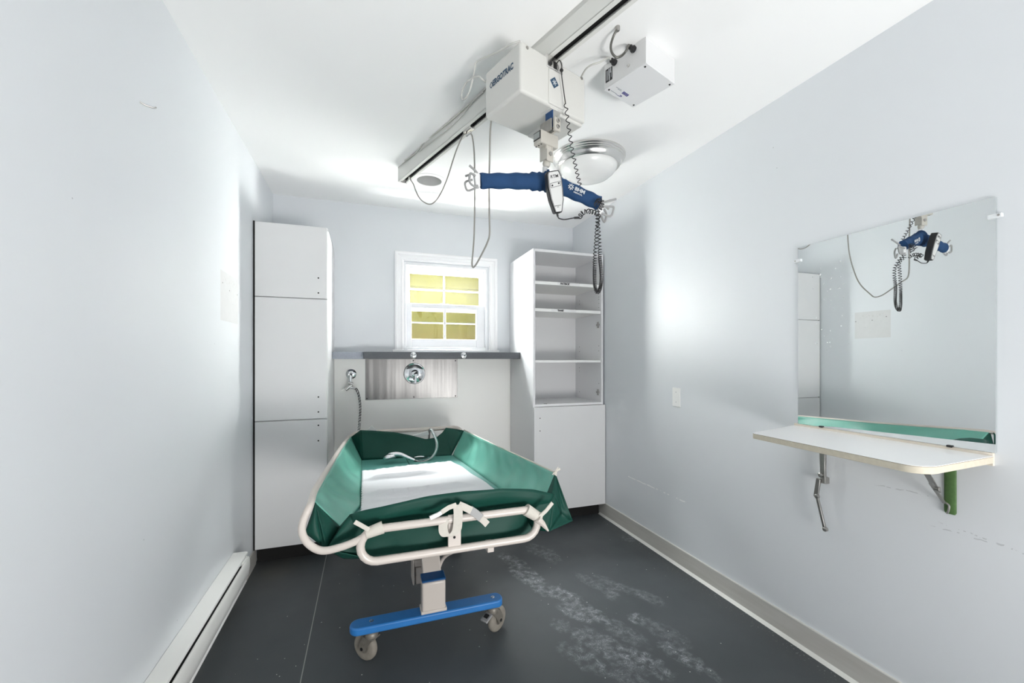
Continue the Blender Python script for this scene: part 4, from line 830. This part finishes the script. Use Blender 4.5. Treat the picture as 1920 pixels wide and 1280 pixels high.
# conduit from the ceiling into the box
cq = at(1158, 50, 'z', ZC); cd = catmull([cq, cq-Z*.008, at(1151, 66, 'z', 2.415), at(1145.5, 84, 'z', 2.398), at(1147, 98, 'z', 2.386), at(1155, 107, 'z', 2.380), at(1165, 105, 'z', 2.381), at(1174, 95, 'z', 2.386), g1-N*.034, g1-N*.02], 12)
cdt = thing('flexible_conduit', 'grey metal conduit curving from the ceiling into white control box', 'conduit', cq)
build(MB().tube(cd, [.0042+(.0006 if i % 2 else -.0004) for i in range(len(cd))], 10), 'conduit_hose', M['conduit'], cdt, smooth=80)
build(MB().lathe(cq, -Z, [(.0085, 0), (.0085, .012), (.006, .016)], 14), 'conduit_fitting', M['steel_grey'], cdt)
P = [g2-N*.022, g2-N*.04+Z*.002, at(1125, 116.5, 'z', 2.375), at(1100, 128, 'z', 2.37), W(1.25, 1.20, 2.36), W(1.13, 1.23, 2.352)]
cable('power_cable', P, .0034, 'cable_lt', 'pale cable between white control box and the hoist')
# ------------------------------------------------------------------ ceiling lights
DC = Vector((1.238, 2.177, ZC))
dl = thing('dome_light', 'round flush ceiling light with brushed nickel ring and frosted bowl', 'ceiling light', DC)
build(MB().lathe(DC, -Z, [(.150, 0), (.205, 0), (.2115, .004), (.2125, .012), (.206, .017), (.2065, .022), (.2005, .027), (.2008, .031), (.194, .036), (.186, .046), (.182, .058), (.172, .064), (.166, .060)], 64, cap=False), 'ring', M['nickel'], dl, smooth=50)
build(MB().lathe(DC-Z*.058, -Z, [(.1665, 0), (.163, .016), (.150, .036), (.125, .057), (.090, .072), (.050, .081), (.015, .084), (.002, .0842)], 64), 'glass_bowl', M['opal'], dl, smooth=60)
CC = Vector((CANX, CANY, ZC))
cn = thing('recessed_light', 'small round white recessed ceiling light beside the track end', 'ceiling light', CC)
build(MB().lathe(CC, -Z, [(.082, .0), (.082, .004), (.110, .004), (.113, .0)], 48, cap=False), 'trim_ring', M['edge_white'], cn)
build(MB().lathe(CC, Z, [(.084, -.002), (.084, .10), (.075, .155), (.055, .16), (.0, .16)], 48, cap=False), 'baffle', M['can'], cn)
build(MB().lathe(CC+Z*.155, -Z, [(.07, 0), (.07, .003), (.02, .004)], 32), 'lamp_socket', M['dark'], cn)
# ------------------------------------------------------------------ mirror, clips, fold-down shelf
mz0, mz1, my0, my1 = .9665, 1.7315, .6985, 1.3020
mr = thing('wall_mirror', 'frameless rectangular mirror on right wall above the fold-down shelf', 'mirror', (XR, 1.0, mz0))
build(MB().box(1.7715, 1.7765, my0, my1, mz0, mz1), 'mirror_glass', [M['mirror']], mr)
build(MB().box(1.7768, XR, my0+.0005, my1-.0005, mz0+.0005, mz1-.0005), 'mirror_backing', M['glass_mirror_edge'], mr)
for (yy, zz, dy) in ((my1, 1.6735, 1), (my0, 1.674, -1)):
    cp = build(MB().box(1.7655, XR, yy-.016*dy if dy > 0 else yy-.014, yy+.014 if dy > 0 else yy+.016, zz-.006, zz+.006), 'clip', M['clear'], mr, bevel=.0015)
    build(MB().lathe((1.766, yy+.008*dy, zz), (-1, 0, 0), [(.0036, 0), (.003, .002)], 10), 'clip_screw', M['steel_grey'], cp)
for (px, py) in ((1539, 799.5), (1780, 836)):
    q = at(px, py, 'x', 1.768); build(MB().box(1.7655, 1.7715, q.y-.007, q.y+.007, q.z-.004, q.z+.003), 'clip', M['black'], mr, bevel=.001)
sl_ = thing('fold_down_shelf', 'white fold-down shelf with raw edge under the wall mirror', 'shelf', (1.6, 1.0, .93))
zs = .957
def shelf_poly(dz):
    # the flap sags a little towards its front, more at the left end
    A, B, C, D = Vector((1.7725, 1.3185, zs)), Vector((1.527, 1.322, .9365)), Vector((1.438, .703, .9495)), Vector((1.7725, .703, zs))
    P = [A]
    def corner(p, q, r_, rad, n):
        i = (p-q).normalized()*rad; o = (r_-q).normalized()*rad
        return [q+i*(1-math.sin(t))+o*(1-math.cos(t)) for t in [PI/2*k/n for k in range(n+1)]]
    P += corner(A, B, C, .012, 3)+corner(B, C, D, .06, 8)+[D]
    return [p+Z*dz for p in P]
bd = build(MB().prism(shelf_poly(-.0225), (0, 0, .0205)), 'shelf_board', M['shelf_edge'], sl_, bevel=.0015)
build(MB().prism(shelf_poly(-.0015), (0, 0, .0015)), 'shelf_laminate', M['shelf_top'], sl_)
build(MB().prism(shelf_poly(-.0026), (0, 0, .0011)), 'laminate_edge', M['brown_line'], sl_)
kind(build(MB().box(1.769, XR, .703, 1.318, zs-.03, mz0-.001), 'wall_batten', M['batten'], sl_, bevel=.001), label='cream wooden wall strip under the mirror')
# hanging folding bracket on the left, folded strut and green rail on the right
b1 = thing('folding_bracket', 'dull steel folding bracket dangling loose under left part of shelf', 'bracket', (1.755, 1.185, .73))
xa = 1.752
def bar(mb, p, q, w, th):
    p, q = Vector(p), Vector(q); d = (q-p).normalized(); sd = Vector((0, 1, 0)); sd = (sd-d*sd.dot(d)).normalized(); return mb.obox((p+q)/2, d, sd, d.cross(sd), (q-p).length/2, w/2, th/2)
g = lambda px, py, x_=xa: at(px, py, 'x', x_)
build(bar(MB(), g(1541.5, 850), g(1543.5, 906), .021, .003), 'upper_arm', M['steel_grey'], b1, bevel=.0008)
build(bar(MB(), g(1547, 850), g(1547, 906), .004, .012), 'arm_flange', M['steel_grey'], b1, bevel=.0008)
mb = bar(MB(), g(1535.5, 897, xa-.008), g(1530, 931, xa-.008), .016, .010); build(mb, 'link', M['steel_grey'], b1, bevel=.001)
mb = bar(MB(), g(1531.5, 928, xa-.006), g(1547, 993, xa-.006), .010, .009); build(mb, 'lower_arm', M['steel_grey'], b1, bevel=.001)
for (px, py) in ((1538, 890), (1531, 930), (1546.5, 992)):
    q = g(px, py, xa-.012); build(MB().lathe(q, (-1, 0, 0), [(.009, -.008), (.009, .002), (.005, .004)], 14), 'rivet', M['steel_grey'], b1)
build(MB().box(1.756, XR+.001, 1.176, 1.192, .74, .765), 'wall_tab', M['steel_grey'], b1, bevel=.001)
b2 = thing('folding_bracket', 'folding shelf bracket with bright green painted wall rail at right', 'bracket', (1.77, .80, .74))
kind(build(MB().tube([(1.776, .803, .748), (1.776, .803, .745+.01), (1.776, .803, .9265)], [.012, .0155, .0155], 14, flat=(1, .22), up=(0, 1, 0)), 'wall_rail', M['leaf_paint'], b2), label='green painted wall rail')
s0_, s1_ = Vector((1.60, .800, .930)), Vector((1.765, .802, .775))
s0_ = at(1737, 886, 'y', .800); s0_.z = min(s0_.z, .934); s1_ = at(1771, 943, 'x', 1.765)
mm = lerp(s0_, s1_, .62)
build(bar(MB(), s0_, mm, .018, .003), 'upper_arm', M['steel_grey'], b2, bevel=.0008)
build(bar(MB(), lerp(s0_, s1_, .35)+Vector((0, .006, 0)), s1_, .010, .004), 'lower_arm', M['steel_grey'], b2, bevel=.0008)
q = lerp(s0_, s1_, .5); build(MB().lathe(q+Vector((0, -.008, 0)), (0, -1, 0), [(.007, -.01), (.007, .002), (.004, .003)], 14), 'rivet', M['steel_grey'], b2)
build(MB().tube(catmull([g(1770, 940, 1.768), g(1779, 947, 1.768), g(1778, 958, 1.768), g(1775, 962, 1.768)], 5), .003, 8), 'hook_end', M['steel_grey'], b2)
# ------------------------------------------------------------------ blank plate, nail, heater
sw = solo(MB().box(XR-.006, XR+.001, 2.0287, 2.0933, .957, 1.0715), 'blank_plate', M['edge_white'], 'blank white switch plate on the right wall', 'switch plate', (XR, 2.06, .957), bevel=.002)
for z_ in (.985, 1.045): build(MB().lathe((XR-.0055, 2.061, z_), (-1, 0, 0), [(.003, 0), (.0025, .0012)], 10), 'screw', M['greyprint'], sw)
nl_ = at(267, 198, 'x', XL); nb = Vector((XL, nl_.y-.02, nl_.z+.004))
solo(MB().tube(catmull([(XL-.002, nl_.y-.016, nl_.z+.004), (XL+.010, nl_.y-.006, nl_.z), (XL+.026, nl_.y+.002, nl_.z), (XL+.032, nl_.y+.006, nl_.z+.004)], 4), .0022, 8), 'wall_hook', M['steel_grey'], 'tiny bent metal hook high on the left wall', 'hook', (XL, nl_.y, nl_.z))
hy0, hy1 = YF, 2.463
he = thing('baseboard_heater', 'long white electric baseboard heater along the left wall', 'heater', (XL, 1.2, .1))
y0, y1 = -.55, 2.463
build(MB().prism([(XL+.0015, y0, .262), (XL+.058, y0, .262), (XL+.0655, y0, .259), (XL+.0665, y0, .250), (XL+.0645, y0, .250), (XL+.063, y0, .2565), (XL+.0015, y0, .2575)], (0, y1-y0, 0)), 'top_cover', M['heater'], he, smooth=50)
fp = [(XL+.070, y0, .2415), (XL+.0745, y0, .2425), (XL+.0775, y0, .236), (XL+.079, y0, .21), (XL+.079, y0, .19), (XL+.074, y0, .150), (XL+.062, y0, .135), (XL+.057, y0, .135), (XL+.067, y0, .155), (XL+.072, y0, .19), (XL+.072, y0, .22), (XL+.070, y0, .236)]
build(MB().prism(fp, (0, y1-y0-.015, 0)), 'front_cover', M['heater'], he, smooth=50)
build(MB().box(XL+.052, XL+.0715, y0, y1-.11, .222, .236), 'air_slot', M['dark'], he)
build(MB().prism([(XL, y0, .11), (XL+.060, y0, .11), (XL+.066, y0, .118), (XL+.064, y0, .128), (XL+.058, y0, .130), (XL, y0, .13)], (0, y1-y0-.02, 0)), 'bottom_rail', M['heater'], he)
build(MB().box(XL, XL+.008, y0, y1, .112, .257), 'back_plate', M['heater'], he)
build(MB().box(XL+.010, XL+.050, y0+.02, y1-.05, .145, .225), 'heating_fins', M['dark'], he)
build(MB().box(XL+.008, XL+.0715, y1-.11, y1-.02, .135, .248), 'end_box', M['heater'], he, bevel=.004)
# ------------------------------------------------------------------ camera, light
cam = bpy.data.cameras.new('camera'); co = bpy.data.objects.new('camera', cam); COL.objects.link(co)
co.location = (0, 0, CAMZ); co.rotation_euler = (PI/2, 0, -YAW); cam.sensor_width = 36; cam.lens = F_PX/1920*36; cam.shift_y = (CY-640)/1920; cam.clip_start = .02
S.camera = co
def area(name, loc, to, sx, sy, power, col=(1, 1, 1)):
    l = bpy.data.lights.new(name, 'AREA'); l.shape = 'RECTANGLE'; l.size = sx; l.size_y = sy; l.energy = power; l.color = col
    o = bpy.data.objects.new(name, l); COL.objects.link(o); o.location = loc
    o.rotation_euler = (Vector(to)-Vector(loc)).to_track_quat('-Z', 'Y').to_euler(); return o
wc = Vector((.62, 3.50, 1.66))
area('daylight_left', (-.22, 4.38, 1.50), (.64, 3.44, 1.64), (.9), 1.5, 540, (1, .995, .985))
area('daylight_right', (1.68, 4.38, 1.62), (.60, 3.44, 1.64), .9, 1.5, 880, (1, .995, .985))
area('daylight_above', (.62, 4.25, 3.05), (.62, 3.46, 1.66), 1.6, .7, 1150, (.98, .985, 1))
area('daylight_below', (.62, 4.45, .62), (.62, 3.46, 1.66), 1.5, .8, 640, (1, .995, .985))
area('fill_lamp', (1.0, YF-.38, .45), (-.25, .75, 2.30), 1.0, .6, 58, (1, .99, .975))  # unseen fill added behind the camera, aimed up to bounce off the ceiling
w = bpy.data.worlds.new('world'); S.world = w; w.use_nodes = True
w.node_tree.nodes['Background'].inputs[0].default_value = (.86, .92, 1, 1); w.node_tree.nodes['Background'].inputs[1].default_value = .6
S.view_settings.view_transform = 'Standard'; S.view_settings.look = 'None'; S.view_settings.gamma = 1; S.view_settings.use_curve_mapping = False
S.view_settings.exposure = 0.28
S.cycles.use_denoising = True; S.cycles.max_bounces = 14; S.cycles.diffuse_bounces = 8; S.cycles.glossy_bounces = 6; S.cycles.transparent_max_bounces = 12
